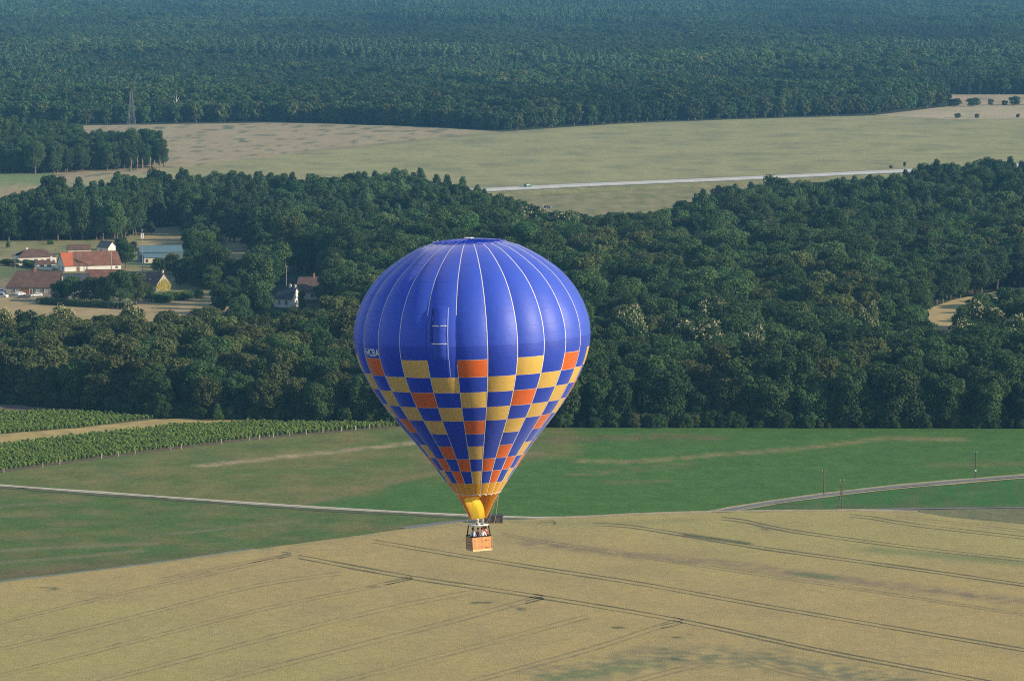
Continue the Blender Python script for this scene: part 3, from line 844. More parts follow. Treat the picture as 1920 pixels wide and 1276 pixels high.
fm = np.array([mnoise.noise(Vector((x / 55, y / 90, 6.1))) for x, y in zip(fx, fy)])
fp_x, fp_y, _ = to_px(fx, fy)
pin = (fn + .3 * fm > 0.12) & (fp_y < 190)
fi = np.where(pin, RNG.integers(8, 11, len(fx)), RNG.integers(0, 8, len(fx)))
fi = np.where((~pin) & (RNG.random(len(fx)) < .5), RNG.integers(0, 5, len(fx)), fi)
stand = np.array([((math.sin(math.floor((x + .35 * y) / 210) * 12.9898 + math.floor((y + .2 * x) / 330) * 78.233) * 43758.5) % 1.0) for x, y in zip(fx, fy)])
sel = (stand > .80) & (fp_y < 200); fi = np.where(sel, RNG.integers(8, 11, len(fx)), fi)
sel = (stand < .25) & (fp_y < 200); fi = np.where(sel, RNG.integers(0, 8, len(fx)), fi)
fe = np.interp(fx, *(lambda q: (q[0], q[1]))(gpn([-140, 150, 330, 500, 640, 830, 940, 1200, 1480, 1640, 1745, 2060], [231, 233, 230, 228, 231, 238, 245, 228, 219, 214, 200, 178])))
fi = np.where((fy - fe) < 30, RNG.integers(11, 14, len(fx)), fi)
fs = np.where(fp_y < 200, .62 + .62 * stand, 1.0) * (0.98 + 0.20 * fm + RNG.uniform(-.12, .12, len(fx))) * np.where(pin, 0.82 + .2 * fn, 1.05 + .15 * fn)
# a low ride crosses the wood here and there
keep = ~((np.abs(mnoise_ride := np.sin(fy / 260 + fx / 900)) < 0.02) & (fp_y < 150))
fx, fy, fi, fs, stand = fx[keep], fy[keep], fi[keep], fs[keep], stand[keep]
o = scatter_object('far_forest', np.stack([fx, fy, 0 * fx], 1), fi, sc3(fs, RNG), rot3(len(fx), RNG), far_col_, 0.55 * (stand - .5) + .5 * np.array([mnoise.noise(Vector((x / 190, y / 420, 4.4))) for x, y in zip(fx, fy)]) + RNG.normal(0, .05, len(fx)))
tag(o, 'blue hazy forest filling the top of the view beyond the meadow', 'forest', kind='stuff')
print('trees', len(front), len(back), len(x), len(fx))

# single trees of the village, hedgerows and fields
def place_px(x, y): 
    p = gp(x, y); return (p.x, p.y, 0)
def vtree(x, y, hpx, wpx, proto, label, mleaf=None, name=None, group=None, cat='tree'):
    if wpx > hpx * .9 and proto < 8: proto = 11 + proto % 2
    s = scale_at(y); h = hpx * s; r = wpx / 2 * s
    return put_tree(name or names[proto], place_px(x, y), proto, (r / PR[proto], r / PR[proto], h / PH[proto]), random.uniform(0, 6.28), label, group, cat, mleaf)
VT = [(380, 482, 52, 60, 3, 'broad fresh green tree right of the blue roofed shed', M_leaf4), (236, 503, 52, 46, 1, 'dark tree between the red roofed barn and the blue shed', None),
      (228, 470, 26, 30, 4, 'dark tree behind the right end of the red roofed barn', None),
      (112, 566, 40, 42, 0, 'leftmost tree of the row hiding the stone farmhouse', None), (140, 568, 52, 44, 4, 'second tree from the left in front of the slate wing', None),
      (170, 571, 52, 46, 6, 'olive tree in front of the red brown outbuilding', None), (197, 573, 58, 44, 2, 'dark tree in the middle of the farmhouse tree row', None),
      (225, 575, 70, 56, 0, 'tallest tree of the row in front of the farmhouse', None), (255, 572, 62, 48, 5, 'tree at the right end of the farmhouse row', None),
      (272, 566, 34, 34, 4, 'low tree left of the ivy covered cottage gable', None),
      (306, 568, 18, 40, 2, 'light green bush below the ivy covered cottage gable', M_leaf4), (338, 563, 17, 40, 4, 'light green hedge bush right of the ivy covered cottage', M_leaf4),
      (302, 512, 30, 34, 2, 'tree in front of the left half of the blue shed', None), (325, 515, 40, 36, 5, 'tree in front of the right half of the blue shed', None),
      (350, 520, 36, 44, 0, 'dark tree right of the blue shed front', None), (375, 536, 44, 54, 6, 'round olive tree right of the ivy covered cottage', None),
      (398, 545, 48, 40, 1, 'dark tree beside the short white post', None), (418, 520, 46, 36, 9, 'narrow dark tree behind the short white post', None),
      (505, 532, 76, 84, 3, 'large round dark tree left of the white house', None), (470, 520, 50, 40, 0, 'dark tree at the left flank of the large round tree', None),
      (412, 590, 52, 42, 2, 'tree standing at the right end of the stubble field', None), (440, 568, 50, 44, 0, 'dark tree beyond the right end of the stubble field', None),
      (478, 592, 58, 56, 7, 'tree left of the white house in front', None), (450, 604, 50, 46, 1, 'dark tree low between stubble field and white house', None),
      (566, 586, 44, 16, 2, 'slender tree in front of the white house gable', M_leaf4), (618, 598, 40, 40, 1, 'tree right of the white house', None),
      (640, 596, 60, 48, 5, 'tree between the white house and the balloon', None), (612, 520, 44, 44, 0, 'dark tree behind the brown roofed house', None),
      (510, 604, 24, 44, 4, 'low tree below the white house', None), (545, 606, 30, 40, 2, 'low tree right below the white house', None),
      (650, 552, 46, 40, 4, 'dark tree beside the blue conifer', None), (600, 562, 30, 26, 2, 'small tree below the brown roofed house', None),
      (20, 499, 14, 40, 4, 'clipped dark bush left of the white bungalow', None), (56, 501, 14, 44, 4, 'dark bush in front of the white bungalow', None),
      (64, 482, 16, 34, 2, 'dark tree right behind the white bungalow', None), (94, 459, 9, 16, 2, 'small light green bush at the edge of the pine wood', M_leaf4),
      (300, 470, 10, 40, 4, 'low bush behind the blue shed', None), (283, 440, 26, 20, 8, 'young pine beside the straw coloured clearing', None)]
for x, y, h, w, p, l, m in VT:
    vtree(x, y, h, w, p, l, m, group=None)
vtree(667, 550, 40, 30, 9, 'pale blue green conifer left of the balloon', M_blue, 'conifer')
vtree(190, 468, 18, 12, 9, 'small pale conifer behind the red roofed barn', M_leaf4, 'conifer')
vtree(15, 466, 16, 10, 9, 'small pale conifer behind the white bungalow', M_leaf4, 'conifer')
vtree(408, 789, 34, 22, 9, 'small pale green conifer in front of the near wood', M_leaf4, 'conifer')
vtree(250, 466, 14, 16, 4, 'small purple leaved tree left of the blue shed', M_purp, 'purple_tree')
# field bushes far right
for x, y, h, w, l in ((1795, 222, 10, 13, 'left of the two dark bushes in the pale stubble field'), (1832, 222, 9, 11, 'right of the two dark bushes in the pale stubble field'),
                      (1909, 221, 8, 8, 'small bush at the right edge of the pale stubble field'), (1790, 200, 16, 26, 'leftmost bush on the bank between the two stubble fields'),
                      (1824, 200, 17, 28, 'large bush on the bank between the two stubble fields'), (1858, 198, 13, 12, 'thin sapling on the bank between the two stubble fields'),
                      (1884, 198, 10, 14, 'low bush left of the dark one on the upper right bank'), (1902, 198, 18, 26, 'dark bush at the right end of the upper right bank'),
                      (1670, 316, 6, 8, 'tiny bush beside the motorway'), (1696, 315, 12, 6, 'small lone sapling on the meadow beside the motorway')):
    vtree(x, y, h, w, 4, l, None, 'bush', 'bushes in the far fields', 'bush')
# flowering chestnuts
FP = []
for pi in (0, 3):
    rng = np.random.default_rng(50 + pi)
    crown, tr, h, r, lobes = PROTO[pi]
    ups = [(a, b, c + d3 * .35, d1 * .85, d2 * .85, d3 * .85) for a, b, c, d1, d2, d3 in lobes[1:] if c > h * .5]
    V, Fc = leaf_cloud(rng, [(a, b, c, d1 * 1.2, d2 * 1.2, d3 * 1.25) for a, b, c, d1, d2, d3 in ups], 1000, 0.24)
    m_ = mesh_np('blossom', V, Fc); m_.materials.append(M_flower); FP.append(m_)
for x, y, w, l in ((1000, 470, 56, 'first flowering chestnut right above the balloon crown'), (1062, 478, 54, 'second flowering chestnut, right of the first above the balloon'),
                   (1180, 700, 54, 'flowering chestnut nearest the right side of the balloon'), (1308, 712, 84, 'largest cream flowering chestnut above the green field'),
                   (1412, 745, 42, 'small flowering chestnut right of the largest one'), (1335, 672, 52, 'flowering chestnut behind the largest one'),
                   (1625, 690, 34, 'small flowering chestnut left of the forest clearing'), (1850, 690, 60, 'flowering chestnut right of the forest clearing'),
                   (1808, 728, 56, 'flowering chestnut below the forest clearing'), (1905, 700, 50, 'flowering chestnut at the right edge'),
                   (8, 700, 46, 'yellowish flowering chestnut at the left edge of the near wood'), (120, 680, 50, 'yellowish flowering chestnut below the stubble field'), (250, 690, 50, 'yellowish flowering chestnut in the wood left of the balloon')):
    pi = random.choice((0, 3))
    e = vtree(x, y, w * 1.45, w, pi, l, M_leaf2 if x < 300 else None, 'chestnut_tree', 'flowering chestnuts in the near wood')
    e.scale.z = 1.12; e.scale.x *= 1.3; e.scale.y *= 1.3
    c = bpy.data.objects.new('blossom', FP[0 if pi == 0 else 1]); COL.objects.link(c); c.parent = e
# bleached dead tree at the far forest edge
e = empty('dead_tree', place_px(331, 229.5)); e.scale = (1, 1, 1.06); tag(e, 'bleached bare tree at the edge of the far forest right of the pylon', 'tree')
mb = MB(); rr_ = np.random.default_rng(3)
mb.tube([(0, 0, 0), (.2, 0, 6), (-.3, 0, 12), (.3, 0, 16.5)], [.5, .42, .3, .1], 6)
for i in range(9):
    z = 7 + i; a = i * 2.2; l = 3.5 - i * .2
    mb.tube([(0, 0, z), (math.cos(a) * l * .5, math.sin(a) * l * .5, z + 1), (math.cos(a) * l, math.sin(a) * l, z + 3)], [.2, .14, .06], 5)
mb.build('trunk', M_dead, e)
# paler trunks showing at the wood edges
def bare_trunk(x, y, hpx, label):
    s = scale_at(y); h = hpx * s; e = empty('tree_trunk', place_px(x, y)); tag(e, label, 'tree trunk', 'pale trunks showing at the copse edge')
    mb = MB(); mb.tube([(0, 0, -.2), (.1, 0, h * .5), (-.1, .1, h)], [.25, .2, .12], 6)
    mb.tube([(.05, 0, h * .6), (.9, 0, h * .85)], [.1, .04], 5); mb.build('trunk', M_barkp, e)
for x, y, h in ((246, 322, 26), (258, 322, 28), (267, 321, 24), (282, 320, 26), (290, 320, 20), (300, 319, 22)):
    bare_trunk(x, y, h, 'pale thin trunk at the right edge of the left copse')

# ------------------------------------------------------------ vineyard
def vine_mesh(seed):
    rng = np.random.default_rng(seed)
    lb = [(0, 0, .85, .42, .30, .55)] + [(rng.uniform(-.35, .35), rng.uniform(-.15, .15), rng.uniform(.8, 1.35), .26, .2, .28) for _ in range(5)]
    V, Fc = leaf_cloud(rng, lb, 150, 0.13)
    mb = MB(); mb.tube([(0, 0, -.05), (.03, 0, .5), (0, 0, .9)], [.05, .04, .03], 5)
    return V, Fc, mb
vcol = bpy.data.collections.new('vine_sources')
M_vine = mat('vine_leaf', (0.22, 0.32, 0.075), 0.7, 0.0, 1, trans=0.3, rnd=0.22, spec=0.2, fine=[(1.0, 0.2)])
for k in range(4):
    V, Fc, mb = vine_mesh(300 + k)
    vcol.objects.link(bpy.data.objects.new('vine_source_%d' % k, joined('vine', V, Fc, mb, M_vine, M_bark)))
def rows(poly, rowsp, plsp, ang):
    poly = widen(poly)
    wx, wy = gpn([p[0] for p in poly], [p[1] for p in poly]); W = list(zip(wx.tolist(), wy.tolist()))
    c = np.array([wx.mean(), wy.mean()]); d = np.array([math.sin(ang), math.cos(ang)]); n = np.array([d[1], -d[0]])
    a = np.arange(-200, 200, rowsp); b = np.arange(-200, 200, plsp)
    A, B = np.meshgrid(a, b); A = A.ravel(); B = B.ravel() + RNG.uniform(-.2, .2, B.size)
    X = c[0] + A * n[0] + B * d[0] + RNG.uniform(-.08, .08, A.size); Y = c[1] + A * n[1] + B * d[1]
    k = inside(W, X, Y); return X[k], Y[k]
VA = [(-70, 892), (0, 883), (250, 849), (480, 821), (740, 799.5), (740, 797), (465, 794), (330, 801), (200, 814), (-70, 846)]
VB = [(-70, 774), (150, 775), (290, 785), (150, 802), (0, 814), (-70, 820)]
X1, Y1 = rows(VA, 1.35, 0.55, R(-24)); X2, Y2 = rows(VB, 1.35, 0.55, R(-24))
for nm, X, Y, lb in (('vine_rows', X1, Y1, 'leafy green vine rows between dry grass strip and grass field'), ('vine_rows', X2, Y2, 'leafy green vine rows above the dry grass strip')):
    n = len(X); sc = RNG.uniform(.55, 1.0, n)
    o = scatter_object(nm, np.stack([X, Y, 0 * X - .15], 1), RNG.integers(0, 4, n), np.stack([sc, sc, sc * RNG.uniform(.95, 1.15, n)], 1), rot3(n, RNG), vcol)
    tag(o, lb, 'vines', kind='stuff')
M_post = mat('weathered_post', (0.42, 0.36, 0.28), 0.9, 0.2, 3)
for k, (x, y) in enumerate([(7, 887), (80, 877), (112, 872), (190, 861), (222, 857), (253, 853), (320, 845), (340, 843), (415, 833), (468, 827), (486, 825), (512, 822), (543, 819), (574, 816), (605, 813), (640, 810), (666, 808), (692, 805), (712, 804)]):
    p = gp(x, y - 1); e = empty('vineyard_post', (p.x, p.y, .1)); tag(e, 'small pale wooden post at the row ends of the vineyard', 'post', 'posts at the ends of the vine rows')
    mb = MB(); mb.tube([(0, 0, -.2), (0.04, 0, 1.15)], [.11, .10], 6); mb.box((0, 0, 1.17), (.24, .24, .05)); mb.build('stake', M_post, e)

# ------------------------------------------------------------ buildings
M_wallw = mat('white_render', (0.62, 0.60, 0.56), 0.9, 0.10, 0.6)
M_wallc = mat('cream_render', (0.55, 0.49, 0.38), 0.9, 0.12, 0.6)
M_stone = mat('rubble_stone', (0.34, 0.30, 0.25), 0.95, 0.3, 1.5, fine=[(3.0, 0.25)])
def tile_mat(name, col, var=0.25): return mat(name, col, 0.85, var, 0.5, fine=[(2.5, 0.2)], stretch=(1, 1, 1))
M_red = tile_mat('red_roof_tiles', (0.165, 0.078, 0.052), .35); M_orange = tile_mat('new_orange_tiles', (0.40, 0.115, 0.05), 0.12)
M_brown = tile_mat('brown_roof_tiles', (0.115, 0.068, 0.052), .35); M_slate = tile_mat('dark_slates', (0.065, 0.075, 0.095))
M_dbrown = tile_mat('dark_brown_tiles', (0.10, 0.065, 0.06)); M_bluesheet = mat('blue_sheet_roof', (0.095, 0.165, 0.21), 0.6, 0.12, 0.5)
M_shed = mat('grey_blue_cladding', (0.10, 0.15, 0.18), 0.7, 0.12, 0.6)
M_glass = mat('window_glass', (0.03, 0.04, 0.05), 0.15, 0.0, 1, spec=0.6)
M_frame = mat('window_frame_paint', (0.55, 0.55, 0.52), 0.6, 0.05, 1)
M_door = mat('brown_door', (0.20, 0.10, 0.05), 0.7, 0.2, 1)
M_brick = mat('chimney_brick', (0.36, 0.16, 0.10), 0.9, 0.25, 2)
M_ivy = mat('yellow_creeper', (0.27, 0.24, 0.03), 0.8, 0.3, 1, trans=.2)
M_dark = mat('dark_opening', (0.015, 0.015, 0.015), 0.9)
def building(name, label, px, py, yaw, L, W, hw, hr, wallm, roofm, anchor='L', hip=(0, 0), over=0.35, cat='house', windows=(), doors=(), chim=(), gwin=(), extra=None):
    """walls, roof slabs with thickness, framed windows; the anchor is a front ground corner"""
    p = gp(px, py); a = R(yaw)
    e = empty(name, (p.x, p.y, 0), a); tag(e, label, cat)
    ox = 0 if anchor == 'L' else -L
    # walls with gables
    mb = MB()
    hl, hr_ = hip
    v = [(ox, 0, -.3), (ox + L, 0, -.3), (ox + L, W, -.3), (ox, W, -.3), (ox, 0, hw), (ox + L, 0, hw), (ox + L, W, hw), (ox, W, hw)]
    mb.add(v, [(0, 1, 5, 4), (1, 2, 6, 5), (2, 3, 7, 6), (3, 0, 4, 7), (4, 5, 6, 7)])
    if not hl: mb.add([(ox, 0, hw), (ox, W, hw), (ox, W / 2, hw + hr - .06)], [(0, 2, 1)])
    if not hr_: mb.add([(ox + L, 0, hw), (ox + L, W, hw), (ox + L, W / 2, hw + hr - .06)], [(0, 1, 2)])
    mb.build('wall', wallm, e)
    # roof
    sl_ = hr / (W / 2); th = 0.18
    zl = hw - over * sl_
    x0, x1 = ox - over * .7, ox + L + over * .7
    A = [(x0, -over, zl), (x1, -over, zl), (x1 - hr_ , W / 2, hw + hr), (x0 + hl, W / 2, hw + hr), (x1, W + over, zl), (x0, W + over, zl)]
    B = [(x, y, z + th) for x, y, z in A]
    mb = MB()
    mb.add(A + B, [(6, 7, 8, 9), (9, 8, 10, 11), (1, 0, 3, 2), (2, 3, 5, 4), (0, 1, 7, 6), (5, 11, 10, 4), (0, 6, 9, 3), (3, 9, 11, 5), (1, 2, 8, 7), (2, 4, 10, 8)])
    mb.tube([(x0 + hl, W / 2, hw + hr + th), (x1 - hr_, W / 2, hw + hr + th)], .16, 6)
    rf = mb.build('roof', roofm, e)
    def opening(nm, xx, z0, w, h, side='front', glass=M_glass):
        fb = MB(); gb = MB()
        if side == 'front':
            M3 = None; c = Vector((ox + xx, -0.04, z0 + h / 2)); sz = lambda a_, b_, d_: (a_, d_, b_)
            dx = Vector((1, 0, 0)); out = Vector((0, -1, 0))
        else:
            X = ox if side == 'left' else ox + L; s_ = -1 if side == 'left' else 1
            c = Vector((X + s_ * .04, xx, z0 + h / 2)); sz = lambda a_, b_, d_: (d_, a_, b_)
            dx = Vector((0, 1, 0)); out = Vector((s_, 0, 0))
        for q in (-1, 1):
            fb.box(c + dx * (q * (w / 2 + .05)), sz(.1, h + .2, .14)); fb.box(c + Vector((0, 0, q * (h / 2 + .05))), sz(w, .1, .14))
        if nm == 'window': fb.box(c + out * .02, sz(.06, h, .06)); 
        f = fb.build(nm, M_frame, e); gb.box(c, sz(w, h, .06)); gb.build('pane' if nm == 'window' else 'leaf', glass, f)
    for w_ in windows: opening('window', *w_)
    for w_ in doors: opening('door', *w_, glass=M_door)
    for cx_, cy_, cw, ch, cm in chim:
        zz = hw + hr - abs(cy_ - W / 2) * sl_
        mb = MB(); mb.box((ox + cx_, cy_, zz + ch / 2 - .2), (cw, cw * .7, ch + .6)); mb.box((ox + cx_, cy_, zz + ch + .12), (cw * 1.15, cw * .85, .14)); 
        c_ = mb.build('chimney', cm, rf)
        mb = MB(); mb.tube([(ox + cx_, cy_, zz + ch + .19), (ox + cx_, cy_, zz + ch + .6)], .14, 8); mb.build('pot', M_brick, c_)
    if extra: extra(e, rf, ox)
    return e
def barn_extra(e, rf, ox):
    hw, hr, W, over = 2.4, 4.4, 11, .35
    mb = MB(); s_ = hr / (W / 2); zl = hw - over * s_
    t = .22
    mb.add([(ox - .25, -over - .02, zl + t), (ox + 3.4, -over - .02, zl + t), (ox + 4.6, W / 2, hw + hr + t), (ox - .25, W / 2, hw + hr + t)], [(0, 1, 2, 3)])
    mb.build('orange_tile_patch', M_orange, rf)
building('barn', 'long white walled barn with red tiled roof and an orange tile patch', 121, 510, 21, 22, 11, 2.4, 4.4, M_wallw, M_red, cat='barn',
         windows=[(7.5, .8, .7, 1.0, 'left'), (2.3, .9, 1.3, 1.1, 'left'), (5.2, 3.8, .5, 1.6, 'left'), (20.3, .9, .8, .8)], doors=[(5.2, 0, 1.1, 1.9)], extra=barn_extra)
building('bungalow', 'white bungalow with brown hipped roof left of the red roofed barn', 34, 497, 19, 15, 9.5, 3.0, 2.3, M_wallw, M_brown, hip=(4, 4), chim=[(4.6, 5.2, .7, 1.0, M_wallw)],
         windows=[(3, 1, 1.3, 1.2), (7, 1, 1.3, 1.2), (12, 1, 1.3, 1.2), (4.5, 1, 1.2, 1.2, 'left')], doors=[(9.5, 0, 1.0, 2.0)])
building('annex', 'low white annex with flat brown roof between bungalow and barn', 70, 505, 19, 7, 5, 2.0, 1.0, M_wallw, M_brown, windows=[(1.8, .7, 1.6, 1.0), (4.6, .7, 1.6, 1.0)],
         chim=[(5.9, 2.2, .8, 1.6, M_wallw)])
building('cottage', 'tiny house with dark roof and white gable behind the barn', 203, 476, -32, 5.5, 5, 2.6, 2.0, M_wallw, M_slate, anchor='R', windows=[(1.8, .8, .9, 1.0)])
building('shed', 'low brown roofed shed just behind the barn ridge', 128, 478, 12, 9, 4.5, 2.2, 1.4, M_wallc, M_brown, windows=[(3, .6, .8, .8)], cat='shed')
building('farmhouse', 'long stone farmhouse with big brown tiled roof beside the parked cars', 12, 552, -3, 19, 9.5, 3.0, 4.8, M_stone, M_brown, hip=(3.2, 0), over=.45,
         windows=[(2.6, .9, .9, 1.3), (10, .9, 1.0, 1.3), (13, .9, 1.0, 1.3)], doors=[(6.5, 0, 3.2, 2.4), (8.8, 0, 1.0, 2.0), (16, 0, 1.0, 2.0)], chim=[(9.5, 4.75, .9, 1.1, M_brick)])
def slate_extra(e, rf, ox):
    mb = MB()
    for x_, t_ in ((2.6, .35), (4.6, .5), (5.8, .35)):
        y_ = -.3 + 4.3 * t_; z_ = 2.6 + (4.4 / 4.25) * (y_) + .28
        mb.box((ox + x_, y_, z_), (.9, .8, .1), Matrix.Rotation(math.atan(4.4 / 4.25), 3, 'X'))
    mb.build('skylight', mat('skylight_glass', (.30, .38, .42), .2, 0, 1, spec=.8), rf)
building('slate_wing', 'stone wing with dark blue slate roof joined to the farmhouse', 117, 553, -3, 9, 8.5, 2.6, 4.4, M_stone, M_slate, windows=[(2, .8, .9, 1.0)], extra=slate_extra, cat='outbuilding')
building('outbuilding', 'outbuilding with faded red brown roof behind the farmhouse trees', 160, 546, 2, 14, 8, 2.6, 4.6, M_stone, M_red, windows=[(2, .8, .9, 1.0), (9, .8, .9, 1.0)], cat='outbuilding')
def ivy_extra(e, rf, ox):
    rng = np.random.default_rng(5)
    n = 700; y = rng.uniform(0, 7.2, n); z = rng.uniform(0, 3.3, n) + 1.2 * rng.random(n)
    k = z < 2.4 + 3.6 * (1 - np.abs(y - 3.6) / 3.6) * .75 - .3; y = y[k]; z = z[k]
    V = []; 
    for a, b in zip(y, z):
        s_ = rng.uniform(.1, .2); V += [(ox + 8.12 + rng.uniform(0, .15), a - s_, b), (ox + 8.15, a, b - s_), (ox + 8.3, a + s_, b), (ox + 8.12, a, b + s_)]
    me = mesh_np('creeper', V, np.arange(len(V)).reshape(-1, 4)); me.materials.append(M_ivy); link('creeper', me, e)
    mb = MB(); mb.box((ox + 3.4, 1.4, 4.2), (.8, .7, .1), Matrix.Rotation(math.atan(3.8 / 3.6), 3, 'X')); mb.build('skylight', mat('skylight_glass', (.3, .38, .42)), rf)
building('ivy_cottage', 'small cottage with yellow creeper on its pointed stone gable', 293, 547, -42, 8, 7.2, 2.4, 3.9, M_stone, M_dbrown, anchor='R', chim=[(7.6, 3.6, .7, 1.0, M_wallc)],
         windows=[(3.6, 1.0, .6, .8, 'right')], extra=ivy_extra)
def shed_extra(e, rf, ox):
    mb = MB(); mb.add([(ox + 1, -3.2, 2.2), (ox + 8.5, -3.2, 2.2), (ox + 8.5, .02, 3.6), (ox + 1, .02, 3.6), (ox + 1, -3.2, 2.35), (ox + 8.5, -3.2, 2.35), (ox + 8.5, .02, 3.75), (ox + 1, .02, 3.75)],
           [(0, 3, 2, 1), (4, 5, 6, 7), (0, 1, 5, 4), (1, 2, 6, 5), (2, 3, 7, 6), (3, 0, 4, 7)])
    mb.build('lean_to_roof', M_bluesheet, e)
    mb = MB(); mb.box((ox + 4.75, -1.5, 1.1), (7.2, 2.8, 2.2)); lt = mb.build('lean_to_wall', M_wallc, e)
    for xx in (2.2, 6.2):
        mb = MB(); mb.box((ox + xx, -2.93, 1.1), (.8, .08, 1.1)); mb.build('window', M_glass, e)
building('blue_roofed_shed', 'long farm shed with pale blue sheet roof and dark cladding', 263, 493, 13, 16.5, 8, 4.2, 1.9, M_shed, M_bluesheet, cat='shed', extra=shed_extra)
building('white_house', 'white house with dark slate roof and two white chimneys at the wood edge', 547, 577, -30, 7.2, 6.2, 3.2, 3.4, M_wallw, M_slate, anchor='R', hip=(1.5, 0),
         windows=[(2.2, 1, .8, 1.3), (5.0, .9, .9, 1.6), (3, 1, .9, 1.3, 'right')], chim=[(4.6, 3.1, .8, .9, M_wallw), (6.6, 3.1, .7, .8, M_wallw)])
building('brown_roofed_house', 'house with red brown roof and brick chimney behind the white house', 553, 562, 4, 8.5, 8, 3.0, 4.4, M_wallc, M_dbrown, chim=[(6.8, 4, .7, 1.1, M_brick)],
         windows=[(2, 1, .9, 1.2), (6, 1, .9, 1.2)], hip=(1.6, 0))
building('hidden_house', 'pale gable nearly hidden in the trees left of the balloon', 632, 546, -55, 5, 5, 3, 3.6, M_wallw, M_dbrown, anchor='R', windows=[(2.5, 1.4, .8, 1.0, 'right')])
# dark hut behind the basket
p = gp(903, 984); e = empty('hut', (p.x, p.y, 0), R(3)); tag(e, 'dark brown boarded hut on the field edge just behind the basket', 'hut')
M_board = mat('dark_boards', (0.085, 0.068, 0.058), 0.9, 0.3, 6, stretch=(6, 6, .3))
mb = MB(); mb.box((2.3, 1.3, .95), (4.6, 2.6, 1.9)); 
for i in range(16): mb.box((.15 + i * .287, -.02, .95), (.05, .07, 1.9))
mb.build('wall', M_board, e)
mb = MB(); mb.box((2.3, 1.3, 1.98), (4.9, 2.9, .12)); mb.build('roof', mat('felt_roof', (.05, .05, .05), .9, .3, 2), e)
mb = MB(); mb.box((3.5, -.06, .85), (.9, .06, 1.7)); d_ = mb.build('door', M_board, e); mb = MB(); mb.box((3.85, -.12, .85), (.05, .08, .12)); mb.build('handle', M_steel, d_)
# garden wall and hedge
def low_wall(px1, py1, px2, py2, h, label):
    a = gp(px1, py1); b = gp(px2, py2); e = empty('garden_wall', (a.x, a.y, 0), math.atan2(b.y - a.y, b.x - a.x)); tag(e, label, 'wall')
    l = (b - a).length; mb = MB(); mb.box((l / 2, 0, h / 2), (l, .25, h)); mb.build('masonry', M_wallw, e)
    mb = MB(); mb.box((l / 2, 0, h + .05), (l + .1, .35, .1)); mb.build('coping', M_wallc, e)
low_wall(20, 500, 40, 498, 1.3, 'short white garden wall left of the bungalow'); low_wall(72, 506, 98, 507, 1.2, 'white garden wall in front of the low annex')
low_wall(340, 492, 352, 494, 1.2, 'short pale wall right of the blue roofed shed')
def hedge(name, pts_, w, h, label, m):
    rng = np.random.default_rng(len(label)); P = [gp(x, y) for x, y in pts_]; lb = []; o0 = P[0]
    for a, b in zip(P[:-1], P[1:]):
        n = max(2, int((b - a).length / 1.1))
        for k in range(n):
            c = a.lerp(b, k / n) - o0; q = rng.uniform(.85, 1.2)
            lb.append((c.x + rng.uniform(-.3, .3), c.y, h * .45, w * q, w * q * .8, h * .55 * q))
    V, Fc = leaf_cloud(rng, lb, 260 * len(lb), .22); me = mesh_np(name, V, Fc); me.materials.append(m)
    o = link(name, me); o.location = o0; tag(o, label, 'hedge')
hedge('hedge', [(76, 571), (150, 576), (245, 581)], 1.6, 2.6, 'dark hedge along the stubble field below the farmhouse trees', M_leaf)
hedge('hedge', [(290, 567), (330, 564), (380, 559)], 1.8, 3.2, 'light green hedge right of the creeper cottage', M_leaf4)
hedge('hedge', [(345, 452), (395, 458)], 1.5, 2.0, 'hedge behind the tree right of the blue shed', M_leaf)

